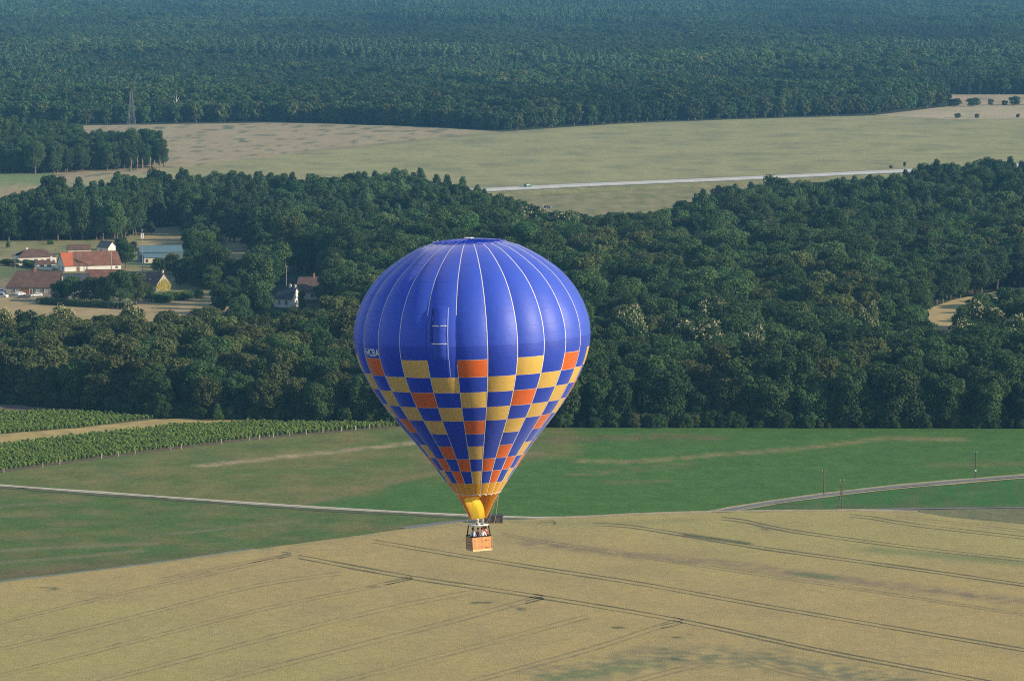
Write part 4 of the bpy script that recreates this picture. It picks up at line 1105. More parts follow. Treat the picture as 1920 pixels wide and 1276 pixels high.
# ------------------------------------------------------------ cars
M_rub = mat('tyre_rubber', (.02, .02, .02), .9); M_rim = mat('wheel_rim', (.45, .45, .45), .4, metallic=.6); M_lamp = mat('lamp_glass', (.7, .7, .65), .2, spec=.8)
def car_at(loc, rz, paint, label, z=0, group=None, van=False):
    e = empty('parked_car' if z == 0 else 'car', (loc.x, loc.y, z), rz); tag(e, label, 'van' if van else 'car', group)
    L_, W_ = 4.2, 1.7; H_ = 1.9 if van else 1.42
    prof = ([(-2.1, .35), (-2.12, .8), (-2.0, H_ - .1), (-1.8, H_), (1.0, H_), (1.55, 1.1), (2.1, .95), (2.12, .35)] if van else
            [(-2.1, .35), (-2.1, .85), (-1.85, .98), (-1.35, H_ - .04), (-.9, H_), (.4, H_), (1.05, .95), (1.95, .8), (2.12, .6), (2.1, .35)])
    mb = MB(); n = len(prof); vs = []
    for s_ in (-1, 1):
        for x_, z_ in prof: vs.append((x_, s_ * (W_ / 2 - max(0, z_ - .9) * .22), z_))
    mb.add(vs, [tuple(range(n)), tuple(range(2 * n - 1, n - 1, -1))] + [(i, (i + 1) % n, n + (i + 1) % n, n + i)[::-1] for i in range(n)])
    b = mb.build('body', paint, e, bevel=.05)
    mb = MB()
    for s_ in (-1, 1):
        y_ = lambda z_: s_ * (W_ / 2 - max(0, z_ - .9) * .22 + .012)
        for xa, xb, xc, xd in ((-1.5, -.35, -.45, -1.2), (-.28, .85, .42, -.35)):
            mb = MB(); q = [(xa, y_(.95), .95), (xb, y_(.95), .95), (xc, y_(H_ - .1), H_ - .1), (xd, y_(H_ - .1), H_ - .1)]
            mb.add(q, [(0, 1, 2, 3)]); mb.build('side_window', M_glass, e)
    mb = MB(); f = [prof[-4], prof[-5]] if not van else [prof[5], prof[4]]
    (xa, za), (xb, zb) = f if za_ok(f) else f[::-1]
    mb.add([(xa + .02, -.68, za + .04), (xa + .02, .68, za + .04), (xb + .06, .6, zb - .04), (xb + .06, -.6, zb - .04)], [(0, 1, 2, 3)]); mb.build('windscreen', M_glass, e)
    for x_ in (-1.3, 1.3):
        for s_ in (-1, 1):
            mb = MB(); mb.tube([(x_, s_ * (W_ / 2 - .2), .32), (x_, s_ * (W_ / 2 + .02), .32)], .32, 14); w = mb.build('wheel', M_rub, e)
            mb = MB(); mb.tube([(x_, s_ * (W_ / 2 + .021), .32), (x_, s_ * (W_ / 2 + .035), .32)], .19, 10); mb.build('rim', M_rim, w)
    for s_ in (-1, 1):
        mb = MB(); mb.box((2.1, s_ * .6, .68), (.08, .3, .15)); mb.build('headlight', M_lamp, e)
def za_ok(f): return f[0][1] < f[1][1]
P_white = mat('white_car_paint', (.75, .75, .74), .3, 0, 1, spec=.5); P_silver = mat('silver_car_paint', (.45, .47, .5), .3, 0, 1, metallic=.3); P_teal = mat('teal_car_paint', (.02, .13, .15), .55, 0, 1, spec=.2)
P_dark = mat('dark_car_paint', (.05, .055, .07), .3, 0, 1, spec=.5)
for x, y, a, pnt, l, v in ((2, 549, 10, P_white, 'white car at the left edge nearest the farmhouse corner', False), (4, 558, -20, P_white, 'white van at the left edge on the farmyard dirt', True),
                        (24, 550, 170, P_silver, 'silver car parked left in front of the stone farmhouse', False), (38, 554, 60, P_white, 'white car parked at an angle in the middle of the farmyard', False),
                        (46, 560, 15, P_dark, 'dark car parked nearest the stubble field', False), (68, 556, 200, P_white, 'white car parked right beside the farmhouse trees', False)):
    car_at(gp(x, y), R(a), pnt, l, 0, None, v)
p = gp(990, 350.5, ROADZ); q = gp(1100, 345.2, ROADZ)
car_at(p, math.atan2(q.y - p.y, q.x - p.x), P_teal, 'dark teal car driving on the pale motorway', ROADZ + .1)

# ------------------------------------------------------------ poles, mast, pylon
M_wood = mat('pole_wood', (.10, .085, .07), .9, .2, 2); M_cpole = mat('concrete_pole', (.27, .26, .24), .9, .1, 2); M_porc = mat('porcelain', (.7, .7, .68), .3)
def pole(x, ybase, ytop, label, m, group=None, cap=True, r=.14, brace=0):
    s = scale_at(ybase); h = (ybase - ytop) * s; e = empty('utility_pole', place_px(x, ybase)); tag(e, label, 'pole', group)
    mb = MB(); mb.tube([(0, 0, -.3), (0, 0, h)], [r, r * .75], 8); sh = mb.build('shaft', m, e)
    mb = MB(); mb.box((0, 0, h - .35), (.9, .1, .1)); c = mb.build('crossarm', M_wood, e)
    for q in (-.38, 0, .38):
        mb = MB(); mb.tube([(q, 0, h - .3), (q, 0, h - .08)], .05, 6); mb.build('insulator', M_porc, c)
    if brace:
        mb = MB(); mb.tube([(brace, -.4, -.2), (0, 0, h * .88)], [.12, .10], 7); mb.build('brace', m, e)
    return h
pole(1545, 928, 880, 'dark wooden pole standing left beside the lane across the green field', M_wood, r=.15)
pole(1579, 957, 897, 'wooden pole with a slanting brace on the edge of the wheat', M_wood, r=.15, brace=-1.0)
pole(1829, 897, 845, 'dark wooden pole with a small white plate at the right beside the lane', M_wood, r=.15)
e_ = bpy.data.objects['utility_pole.002']; mb = MB(); mb.box((0, -.19, 2.0), (.35, .04, .35)); mb.build('plate', M_white, e_)
pole(28, 505, 454, 'thin pole in front of the white bungalow', M_cpole, r=.11); pole(209, 510, 468, 'pale concrete pole before the right end of the barn', M_cpole, r=.2)
pole(149, 512, 478, 'slim dark pole before the middle of the barn', M_wood, r=.11); pole(402, 507, 487, 'short white post between the village trees', M_white, r=.12)
pole(537, 560, 498, 'tall grey pole behind the white house', M_cpole, r=.14); pole(105, 490, 465, 'thin pole behind the barn gable', M_wood, r=.09)
s = scale_at(512); e = empty('antenna_mast', place_px(267, 512)); tag(e, 'tall slender mast with white panel antennas before the blue shed', 'mast')
h = 78 * s; mb = MB(); mb.tube([(0, 0, -.3), (0, 0, h)], [.13, .08], 8); mb.build('shaft', M_cpole, e)
for a in (0, 2.1, 4.2):
    mb = MB(); mb.box((math.cos(a) * .42, math.sin(a) * .42, h - 1.6), (.34, .34, 2.0)); mb.tube([(0, 0, h - 1.6), (math.cos(a) * .4, math.sin(a) * .4, h - 1.6)], .05, 5); mb.build('antenna_panel', M_white, e)
mb = MB(); mb.tube([(0, 0, h), (0, 0, h + 1.0)], .07, 6); mb.build('rod', M_white, e)
# lattice pylon
p = gp(247, 246); e = empty('lattice_pylon', (p.x, p.y, 0), R(20)); tag(e, 'grey steel lattice pylon standing at the left edge of the meadow', 'pylon')
M_pyl = mat('pylon_steel', (.15, .17, .18), .6, .1, 1)
hp = 75 * scale_at(246); lv = [0, .2, .38, .54, .68, .80, .90, 1.0]
wd = lambda t: 2.5 - 1.7 * min(t, .85) / .85
cn = [(-1, -1), (1, -1), (1, 1), (-1, 1)]
mb = MB(); mb2 = MB()
for k, (a, b) in enumerate(zip(lv[:-1], lv[1:])):
    for j in range(4):
        P0 = Vector((cn[j][0] * wd(a), cn[j][1] * wd(a), a * hp)); P1 = Vector((cn[j][0] * wd(b), cn[j][1] * wd(b), b * hp))
        n_ = cn[(j + 1) % 4]; Q0 = Vector((n_[0] * wd(a), n_[1] * wd(a), a * hp)); Q1 = Vector((n_[0] * wd(b), n_[1] * wd(b), b * hp))
        mb.tube([P0, P1], .10, 4); mb2.tube([P0, Q1], .045, 4); mb2.tube([Q0, P1], .045, 4); mb2.tube([P1, Q1], .05, 4)
mb.build('leg_frame', M_pyl, e); mb2.build('bracing', M_pyl, e)
# faint power lines over the wood on the right
M_wire = mat('cable', (.30, .32, .33), .6, 0, 1)
for k, (ya, yb) in enumerate(((477, 470), (491, 484))):
    A = at_depth(1390, ya, 1500); B = at_depth(2000, yb - 3, 1350); mb = MB(); pts_ = []
    for i in range(25):
        t = i / 24; q = A.lerp(B, t); q.z -= 4 * 2.2 * t * (1 - t); pts_.append(q - A)
    mb.tube(pts_, .045, 5); o = mb.build('power_cable', M_wire); o.location = A
    tag(o, ('upper' if k == 0 else 'lower') + ' thin overhead cable crossing above the wood at the right', 'cable', 'overhead cables')

# ------------------------------------------------------------ hot air balloon
KM = 0.0427                       # metres per photo pixel at the balloon
BD = 0.0425 * F
BASE = at_depth(898.6, 1030, BD)
balloon = empty('hot_air_balloon', BASE)
balloon.rotation_euler = (R(-1.0), R(-1.84), 0)
tag(balloon, 'blue hot air balloon with yellow and orange chequered lower half carrying a wicker basket', 'hot air balloon')
BM = Matrix.Translation(BASE) @ balloon.rotation_euler.to_matrix().to_4x4()
zof = lambda y: (1030 - y) * KM
PROF = [(449.8, 0), (450.6, 25), (452.2, 48), (455.5, 67), (463, 92), (473, 112), (483, 129), (493, 144), (508, 164), (525.7, 180.5), (545, 194.5), (565.8, 205.6), (585, 213), (605.8, 218.2), (629, 219.8),
        (645, 218.8), (659, 216), (675, 211.3), (690.5, 205.2), (705, 198.5), (719.6, 190.8), (735, 181.7), (750.7, 171.8), (766, 161), (779.6, 150.5), (804, 131), (828.8, 110.8), (852, 93), (877, 75.2), (901, 58.2), (926.4, 40.7)]
PY = np.array([p[0] for p in PROF]); PRr = np.array([p[1] for p in PROF])
def rad(y): return float(np.interp(y, PY, PRr)) * (0.980 if y > 500 else 0.980 + 0.020 * min(1, (500 - y) / 45))
def smooth_rad(y):
    return (rad(y - 4) + 2 * rad(y) + rad(y + 4)) / 4 if 470 < y < 915 else rad(y)
cent = [672.3, 704.6, 733.1, 761.5, 786.6, 811.4, 835, 858.8, 882, 905.2, 928.6]
ROWS = []
for yc in cent:
    y = yc - 10
    for _ in range(20): y = yc - rad(y) * ((y + 140) / F - 0.0175) * 0.92
    ROWS.append(y)
NG, SEG = 24, 10
A0 = 8.0
gore = ['OBYBOBYBY', 'BYBYBBBOB', 'YBOBYBOBO', 'BYBYBBBOB']
def fabric(name, col, trans=0.30, rough=0.38, spec=0.5):
    m = mat(name, col, rough, 0.05, 0.4, 0.03, spec=spec, trans=trans)
    b = m.node_tree.nodes['Principled BSDF']
    b.inputs['Sheen Weight'].default_value = 0.7 if spec > .1 else 0.0; b.inputs['Sheen Roughness'].default_value = 0.4
    return m
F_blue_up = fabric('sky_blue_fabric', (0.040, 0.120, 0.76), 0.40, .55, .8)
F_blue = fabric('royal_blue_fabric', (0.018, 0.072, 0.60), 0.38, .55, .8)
F_yel = fabric('yellow_fabric', (1.0, 0.66, 0.14), 0.42, .5, .3); F_or = fabric('orange_fabric', (1.0, 0.20, 0.035), 0.42, .5, .3)
F_gold = fabric('golden_fabric', (0.98, 0.50, 0.010), 0.42, .5); F_white = mat('white_tape', (.80, .78, .76), .6); F_btape = mat('blue_tape', (.04, .06, .34), .6)
F_pale = mat('pale_seam', (.85, .62, .5), .6); F_seam = mat('blue_seam', (0.055, 0.09, 0.50), .6)
def ring_pt(y, ang, k=1.0, lift=0.0):
    r = smooth_rad(y) * KM * k + lift
    a = R(ang); return (r * math.sin(a), -r * math.cos(a), zof(y))
def bulge(y, t):
    w = rad(y) * KM * math.pi * 2 / NG
    amp = 0.085 if y < 700 else 0.085 - 0.035 * min(1, (y - 700) / 120)
    if y < 500: amp *= 0.5 + 0.5 * (y - 455) / 45
    return amp * w * (1 - (2 * t - 1) ** 2)
def ys_between(a, b, step=8.0):
    n = max(1, int(round((b - a) / step))); return [a + (b - a) * i / n for i in range(n)]
ylist = ys_between(455.5, ROWS[0] - 25.5) + ys_between(ROWS[0] - 25.5, ROWS[0])
for a, b in zip(ROWS[:-1], ROWS[1:]): ylist += ys_between(a, b)
ylist += [ROWS[-1]]
mb = MB()
mats_env = [F_blue_up, F_blue, F_yel, F_or, F_gold]
for g in range(NG):
    a0 = A0 - 15 + g * 15
    code = gore[g % 4]
    vs = []
    for y in ylist:
        for s_ in range(SEG + 1):
            t = s_ / SEG
            sc_ = 0.0
            yy = y
            if abs(y - ROWS[-1]) < .01: yy = y - 3.0 * (1 - (2 * t - 1) ** 2)      # scalloped mouth
            vs.append(ring_pt(yy, a0 + 15 * t, 1.0, bulge(y, t)))
    fs = []; ms = []
    for i in range(len(ylist) - 1):
        ym = (ylist[i] + ylist[i + 1]) / 2
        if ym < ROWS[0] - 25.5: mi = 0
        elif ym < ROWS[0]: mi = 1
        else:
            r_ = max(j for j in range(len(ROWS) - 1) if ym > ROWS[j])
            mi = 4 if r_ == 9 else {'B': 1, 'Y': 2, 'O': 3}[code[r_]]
        for s_ in range(SEG):
            q = i * (SEG + 1) + s_
            fs.append((q, q + SEG + 1, q + SEG + 2, q + 1)); ms.append(mi)
    b = len(mb.v); mb.v += vs; mb.f += [tuple(b + i for i in f) for f in fs]; mb.m += ms
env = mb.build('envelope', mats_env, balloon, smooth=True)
def tape(mbx, yy, ang, w, lift=.012):
    vs = []
    for y in yy:
        r = smooth_rad(y) * KM + lift; da = math.degrees(min(.3, w / 2 / max(r, .05)))
        for s_ in (-1, 0, 1):
            a = R(ang + s_ * da); rr = r + (.012 if s_ == 0 else 0) + (bulge(y, min(1, da / 15)) if s_ else 0)
            vs.append((rr * math.sin(a), -rr * math.cos(a), zof(y)))
    n = len(yy); mbx.add(vs, [(i * 3 + j, (i + 1) * 3 + j, (i + 1) * 3 + j + 1, i * 3 + j + 1) for i in range(n - 1) for j in range(2)])
for g in range(NG):
    ang = A0 + 15 * g
    if g == 0: pass
    mbt = MB(); blue_from = 578 if (ang - A0) % 360 in (0 - 15 + 360, 360 - 30) else None
    yl = [y for y in ylist if y <= 925]
    if blue_from:
        tape(mbt, [y for y in yl if y <= blue_from + 4], ang, .05); tape(mbt, [y for y in yl if y > ROWS[0]], ang, .04)
        o = mbt.build('load_tape', F_white, env); mb2 = MB(); tape(mb2, [y for y in yl if blue_from < y < ROWS[0] + 6], ang, .04); mb2.build('blue_load_tape', F_btape, env)
    else:
        tape(mbt, yl, ang, .05); mbt.build('load_tape', F_white, env)
def ring_tape(mbx, y, w, lift=.01, a0=0, a1=360, k=0):
    n = int((a1 - a0) / 15 * SEG); vs = []
    for i in range(n + 1):
        ang = a0 + (a1 - a0) * i / n; t = ((ang - A0) / 15) % 1.0
        for dy in (-w / 2, w / 2):
            yy = y + dy / KM; vs.append(ring_pt(yy, ang, 1.0, bulge(yy, t) + lift))
    mbx.add(vs, [(2 * i, 2 * i + 1, 2 * i + 3, 2 * i + 2) for i in range(n)])
mbr = MB()
for r_, y in enumerate(ROWS[:-1]):
    for g in range(NG):
        cd_ = gore[g % 4]; up_ = cd_[r_ - 1] if r_ else 'B'; dn_ = cd_[r_] if r_ < 9 else 'G'
        if up_ != dn_: ring_tape(mbr, y, .022, .008, A0 - 15 + g * 15, A0 + g * 15)
mbr.build('row_seams', F_pale, env)
mbr = MB(); y = 488.0
while y < ROWS[0] - 8: ring_tape(mbr, y, .022, .006, A0, A0 + 360); y += 27.5
mbr.build('panel_seams', F_seam, env)
# mouth hem
mbr = MB(); vs = []
for g in range(NG):
    pts_ = []
    for s_ in range(7):
        t = s_ / 6; yy = ROWS[-1] - 3.0 * (1 - (2 * t - 1) ** 2); pts_.append(ring_pt(yy, A0 + 15 * g + 15 * t, 1.0, bulge(ROWS[-1], t)))
    mbr.tube(pts_, .02, 5)
mbr.build('mouth_hem', F_white, env)
# parachute top
mb = MB(); rs = [(449.8, 0.5), (450.2, 14), (451.2, 32), (452.8, 50), (454.3, 62), (455.4, 66.5)]; vs = []; n = 96
for y, r in rs:
    for i in range(n):
        a = 2 * math.pi * i / n; k = 1 + (.0 if r < 60 else .012 * math.cos(NG * a)); vs.append((r * KM * k * math.sin(a), -r * KM * k * math.cos(a), zof(y) + .03))
fs = [(j * n + i, (j + 1) * n + i, (j + 1) * n + (i + 1) % n, j * n + (i + 1) % n) for j in range(len(rs) - 1) for i in range(n)]
mb.add(vs, fs); par = mb.build('parachute_vent', fabric('vent_fabric', (0.010, 0.06, 0.55), .3, .9, .05), balloon, smooth=True)
mb = MB()
for g in range(NG):
    a = R(A0 + 15 * g); mb.tube([(r * KM * math.sin(a), -r * KM * math.cos(a), zof(y) + .04) for y, r in rs], .012, 4)
mb.build('radial_tapes', mat('vent_tape', (.16, .20, .55), .6), par)
mb = MB(); mb.tube([(67.5 * KM * math.sin(i * math.pi / 48), -67.5 * KM * math.cos(i * math.pi / 48), zof(455.2) + .05 + (.02 if i % 4 < 2 else -.02)) for i in range(97)], .02, 5, caps=False); mb.build('vent_rim', mat('lilac_tape', (.28, .28, .60), .6), par)
mb = MB(); mb.tube([(.35 * math.sin(i * math.pi / 12), -.35 * math.cos(i * math.pi / 12), zof(449.8) + .10) for i in range(25)], .05, 6, caps=False); mb.build('crown_ring', mat('polished_metal', (.8, .8, .8), .3, metallic=.6), balloon, True)
# rotation vent on the panel left of the centre
def patch(name, a0, a1, y0, y1, lift, m, bul=0.0, n=12, ny=24, rag=0):
    vs = []
    for j in range(ny + 1):
        v = j / ny; y = y0 + (y1 - y0) * v
        for i in range(n + 1):
            u = i / n; ang = a0 + (a1 - a0) * u; t = ((ang - A0) / 15) % 1.0
            l = lift + bul * math.sin(math.pi * u) * math.sin(math.pi * v) ** .5 * (1 + rag * math.cos(v * math.pi * 6))
            vs.append(ring_pt(y, ang, 1.0, bulge(y, t) + l))
    q = MB(); q.add(vs, [(j * (n + 1) + i, (j + 1) * (n + 1) + i, (j + 1) * (n + 1) + i + 1, j * (n + 1) + i + 1) for j in range(ny) for i in range(n)])
    return q.build(name, m, env, smooth=True)
sv = patch('turning_vent', -18.2, -11.3, ROWS[0] - 97, ROWS[0] - 1, .02, F_blue_up, .13, rag=.25)
M_slit = mat('vent_slit', (0.02, 0.04, 0.28), .7); M_shine = mat('painted_vent_highlight', (.35, .42, .85), .5)  # paler blue strips paint in the sunlit edge of the vent
patch('vent_slit', -19.6, -18.3, ROWS[0] - 94, ROWS[0] - 34, .03, M_slit, .06, n=3, rag=.8)
patch('vent_edge_highlight', -11.2, -10.7, ROWS[0] - 95, ROWS[0] - 2, .05, M_shine, .03, n=2)
patch('vent_edge_highlight', -10.9, -10.6, ROWS[0] - 2, ROWS[1] - 1, .03, M_shine, .02, n=2)
for yy in (ROWS[0] - 63, ROWS[0] - 31): patch('vent_strap', -18.4, -11.2, yy - .8, yy + .8, .165, F_white, 0, ny=1)
# registration letters wrapped on the fabric
fc = bpy.data.curves.new('registration', 'FONT'); fc.body = 'F-HCBA'; fc.size = 1.0; fc.offset = 0.012; fc.space_character = 1.0
to = bpy.data.objects.new('registration_source', fc); COL.objects.link(to)
bpy.context.view_layer.update()
tme = bpy.data.meshes.new_from_object(to.evaluated_get(bpy.context.evaluated_depsgraph_get()))
bpy.data.objects.remove(to)
bm = bmesh.new(); bm.from_mesh(tme)
bmesh.ops.triangulate(bm, faces=bm.faces); bmesh.ops.subdivide_edges(bm, edges=bm.edges, cuts=1)
xs = [v.co.x for v in bm.verts]; x0, x1 = min(xs), max(xs)
for v in bm.verts:
    u = (v.co.x - x0) / (x1 - x0); ang = -64.0 + 12.2 * u; y = ROWS[0] - 4.5 - v.co.y / 0.72 * 13.5; t = ((ang - A0) / 15) % 1.0
    v.co = Vector(ring_pt(y, ang, 1.0, bulge(y, t) + .03))
bm.to_mesh(tme); bm.free(); tme.name = 'registration_letters'
link('registration_letters', tme, env, [F_white])
# skirt: a cone open at the right front, with the scoop panel drawn inwards
zm, zb, rm, rb_ = zof(926), zof(971), 38.5 * KM, 15.5 * KM
def cone(az, t, k=1.0):   # t 0 at mouth, 1 at bottom
    r = (rm + (rb_ - rm) * t ** .92) * k; a = R(az); return Vector((r * math.sin(a), -r * math.cos(a), zm + (zb - zm) * t))
mb = MB(); vs = []; na_, nt_ = 60, 10; az0, az1 = 72, 318
for j in range(nt_ + 1):
    for i in range(na_ + 1):
        az = az0 + (az1 - az0) * i / na_; k = 1 + .02 * abs(math.sin(R(az - A0) * 12)); vs.append(cone(az, j / nt_, k))
mb.add(vs, [(j * (na_ + 1) + i, (j + 1) * (na_ + 1) + i, (j + 1) * (na_ + 1) + i + 1, j * (na_ + 1) + i + 1) for j in range(nt_) for i in range(na_)])
mb.build('skirt', fabric('shaded_skirt_fabric', (.90, .36, .008), .35, .6), balloon, smooth=True)  # same cloth as the scoop, its inner shade coloured in as deeper orange
mb = MB(); vs = []; nu, nv = 16, 14
c00 = cone(-46, .09, 1.03); c01 = cone(-46, 1.0, 1.03); c10 = Vector((.0, -.62, zm - .06)); c11 = Vector((.50, -.42, zb + .06))
for j in range(nv + 1):
    v = j / nv; A_ = c00.lerp(c01, v); B_ = c10.lerp(c11, v) + Vector((.20 * math.sin(math.pi * v), -.05 * math.sin(math.pi * v), 0))
    for i in range(nu + 1):
        u = i / nu; q = A_.lerp(B_, u) + Vector((.6, -.8, 0)) * .10 * math.sin(math.pi * u) * (.6 + .4 * math.sin(math.pi * v))
        q += Vector((.6, -.8, 0)) * .006 * math.sin(u * 14); vs.append(q)
mb.add(vs, [(j * (nu + 1) + i, (j + 1) * (nu + 1) + i, (j + 1) * (nu + 1) + i + 1, j * (nu + 1) + i + 1) for j in range(nv) for i in range(nu)])
mb.build('scoop_panel', fabric('scoop_yellow_fabric', (1.0, .70, .035), .28, .7), balloon, smooth=True)
# burner frame, burners, flying wires
BY = R(24); BR = Matrix.Rotation(BY, 3, 'Z'); bw, bd, bh = 1.66, 1.30, 1.12
zf = zof(983)
fw, fd = 1.30, .95
M_frame_w = mat('white_tube', (.78, .77, .74), .4); M_black = mat('black_padding', (.015, .015, .018), .7); M_chrome = mat('steel_coil', (.7, .68, .64), .3, metallic=.7)
fr = [BR @ Vector((sx_ * fw / 2, sy_ * fd / 2, zf)) for sx_, sy_ in cn]
mb = MB()
for i in range(4): mb.tube([fr[i], fr[(i + 1) % 4]], .055, 8)
mb.tube([(fr[0] + fr[3]) / 2, (fr[1] + fr[2]) / 2], .04, 6)
bf = mb.build('burner_frame', M_frame_w, balloon, True)
for s_ in (-.22, .22):
    c = BR @ Vector((s_ + .12, 0, zf)); b_ = MB()
    b_.tube([c + Vector((0, 0, -.12)), c + Vector((0, 0, .06))], [.08, .12], 10); bo = b_.build('burner', M_black, balloon, True)
    b_ = MB()
    hel = [c + Vector((.15 * math.cos(t * .7), .15 * math.sin(t * .7), .08 + .0075 * t)) for t in range(46)]
    b_.tube(hel, .022, 5); b_.build('coil', M_chrome, bo, True)
    b_ = MB(); b_.tube([c + Vector((0, 0, .42)), c + Vector((0, 0, .50))], [.13, .10], 10); b_.tube([c + Vector((0, 0, .06)), c + Vector((0, 0, .44))], .03, 6); b_.build('nozzle', M_frame_w, bo, True)
for i in range(4):
    for d in (-8, 8):
        az = (-45, 45, 135, 225)[i] + math.degrees(BY) + d
        mb = MB(); mb.tube([fr[i], cone(az, 0.0, 1.02)], .007, 4); mb.build('flying_wire', M_steel, balloon)
mb = MB()
for i in range(4):
    top = fr[i]; bot = BR @ Vector((cn[i][0] * (bw / 2 - .06), cn[i][1] * (bd / 2 - .06), bh))
    q = MB(); q.tube([bot + Vector((0, 0, -.1)), top], .052, 8); q.build('upright', M_black, balloon, True)
def rope(pp, r=.018):
    q = MB(); Q = [Vector(a) for a in pp]; q.tube(Q, r, 5); q.build('rope', mat('pale_rope', (.45, .36, .24), .9), balloon)
bl = lambda x, y, yy: Vector(((x - (895.3 + (y - 926) * .0315)) * KM, yy, zof(y)))
rope([bl(934.5, 928, -.2), bl(932.5, 945, -.25), bl(930, 965, -.3), bl(926, 984, -.35), bl(921, 1000, -.4)]); rope([bl(934, 929, -.1), bl(925, 951, 0), bl(913, 981, .1)], .012)
# basket
M_wick = mat('wicker', (.78, .40, .17), .75, .12, 3, fine=[(12, .25)])
nt = M_wick.node_tree; bk = nt.nodes.new('ShaderNodeTexBrick'); bk.inputs['Scale'].default_value = 1.0
bk.inputs['Brick Width'].default_value = .17; bk.inputs['Row Height'].default_value = .085; bk.inputs['Mortar Size'].default_value = .012
bk.inputs['Color1'].default_value = (1, 1, 1, 1); bk.inputs['Color2'].default_value = (.82, .78, .74, 1); bk.inputs['Mortar'].default_value = (.45, .38, .32, 1)
tc_ = nt.nodes.new('ShaderNodeTexCoord'); mp_ = nt.nodes.new('ShaderNodeMapping'); mp_.inputs['Rotation'].default_value = (R(90), 0, 0)
nt.links.new(tc_.outputs['Object'], mp_.inputs[0]); nt.links.new(mp_.outputs[0], bk.inputs['Vector'])
pb = nt.nodes['Principled BSDF']; src = pb.inputs['Base Color'].links[0].from_socket
mx_ = nt.nodes.new('ShaderNodeMix'); mx_.data_type = 'RGBA'; mx_.blend_type = 'MULTIPLY'; mx_.inputs[0].default_value = 1.0
nt.links.new(src, mx_.inputs[6]); nt.links.new(bk.outputs['Color'], mx_.inputs[7]); nt.links.new(mx_.outputs[2], pb.inputs['Base Color'])
mb = MB()
for c, d in (((0, -bd / 2 + .03, bh / 2), (bw, .06, bh)), ((0, bd / 2 - .03, bh / 2), (bw, .06, bh)), ((-bw / 2 + .03, 0, bh / 2), (.06, bd - .12, bh)), ((bw / 2 - .03, 0, bh / 2), (.06, bd - .12, bh)), ((0, 0, .05), (bw - .12, bd - .12, .06))):
    mb.box(c, d)
bsk = mb.build('basket', M_wick, balloon); bsk.rotation_euler = (0, 0, BY)
mb = MB(); rim_ = [(sx_ * (bw / 2 - .03), sy_ * (bd / 2 - .03), bh + .02) for sx_, sy_ in cn]
for i in range(4): mb.tube([rim_[i], rim_[(i + 1) % 4]], .06, 8)
mb.build('padded_rim', M_black, bsk, True)
mb = MB()
for sgn in (-1, 1):
    mb.box((0, sgn * (bd / 2 + .012), .06), (bw + .06, .03, .14)); mb.box((sgn * (bw / 2 + .012), 0, .06), (.03, bd - .01, .14))
mb.build('hide_edging', mat('rawhide', (.68, .50, .28), .8, .15, 4), bsk)
mb = MB()
for sx_, sy_ in cn: mb.tube([(sx_ * bw / 2, sy_ * bd / 2, .02), (sx_ * bw / 2, sy_ * bd / 2, bh - .03)], .035, 7)
mb.build('corner_binding', mat('corner_hide', (.6, .33, .17), .8, .2, 4), bsk, True)
for zz in (.45, .70):
    mb = MB(); mb.box((-bw / 2 - .002, -.08, zz), (.03, .20, .11)); h_ = mb.build('foot_hole', M_dark, bsk)
    mb = MB(); mb.box((-bw / 2 - .012, -.08, zz + .08), (.03, .24, .035)); mb.box((-bw / 2 - .012, -.08, zz - .08), (.03, .24, .035)); mb.build('hole_edging', F_white, h_)
for zz in (.82, .28):
    mb = MB(); mb.tube([(.25, -bd / 2 - .02, zz), (.42, -bd / 2 - .05, zz - .03), (.6, -bd / 2 - .02, zz)], .015, 5); mb.build('rope_handle', M_black, bsk)
for zz in (.20, .38, .56, .74, .92):
    mb = MB(); 
    for xx in (-.6, -.3, 0, .32, .62): mb.box((xx, -bd / 2 - .003, zz), (.14, .008, .02))
    mb.build('weave_band', mat('dark_cane', (.28, .14, .07), .8), bsk)

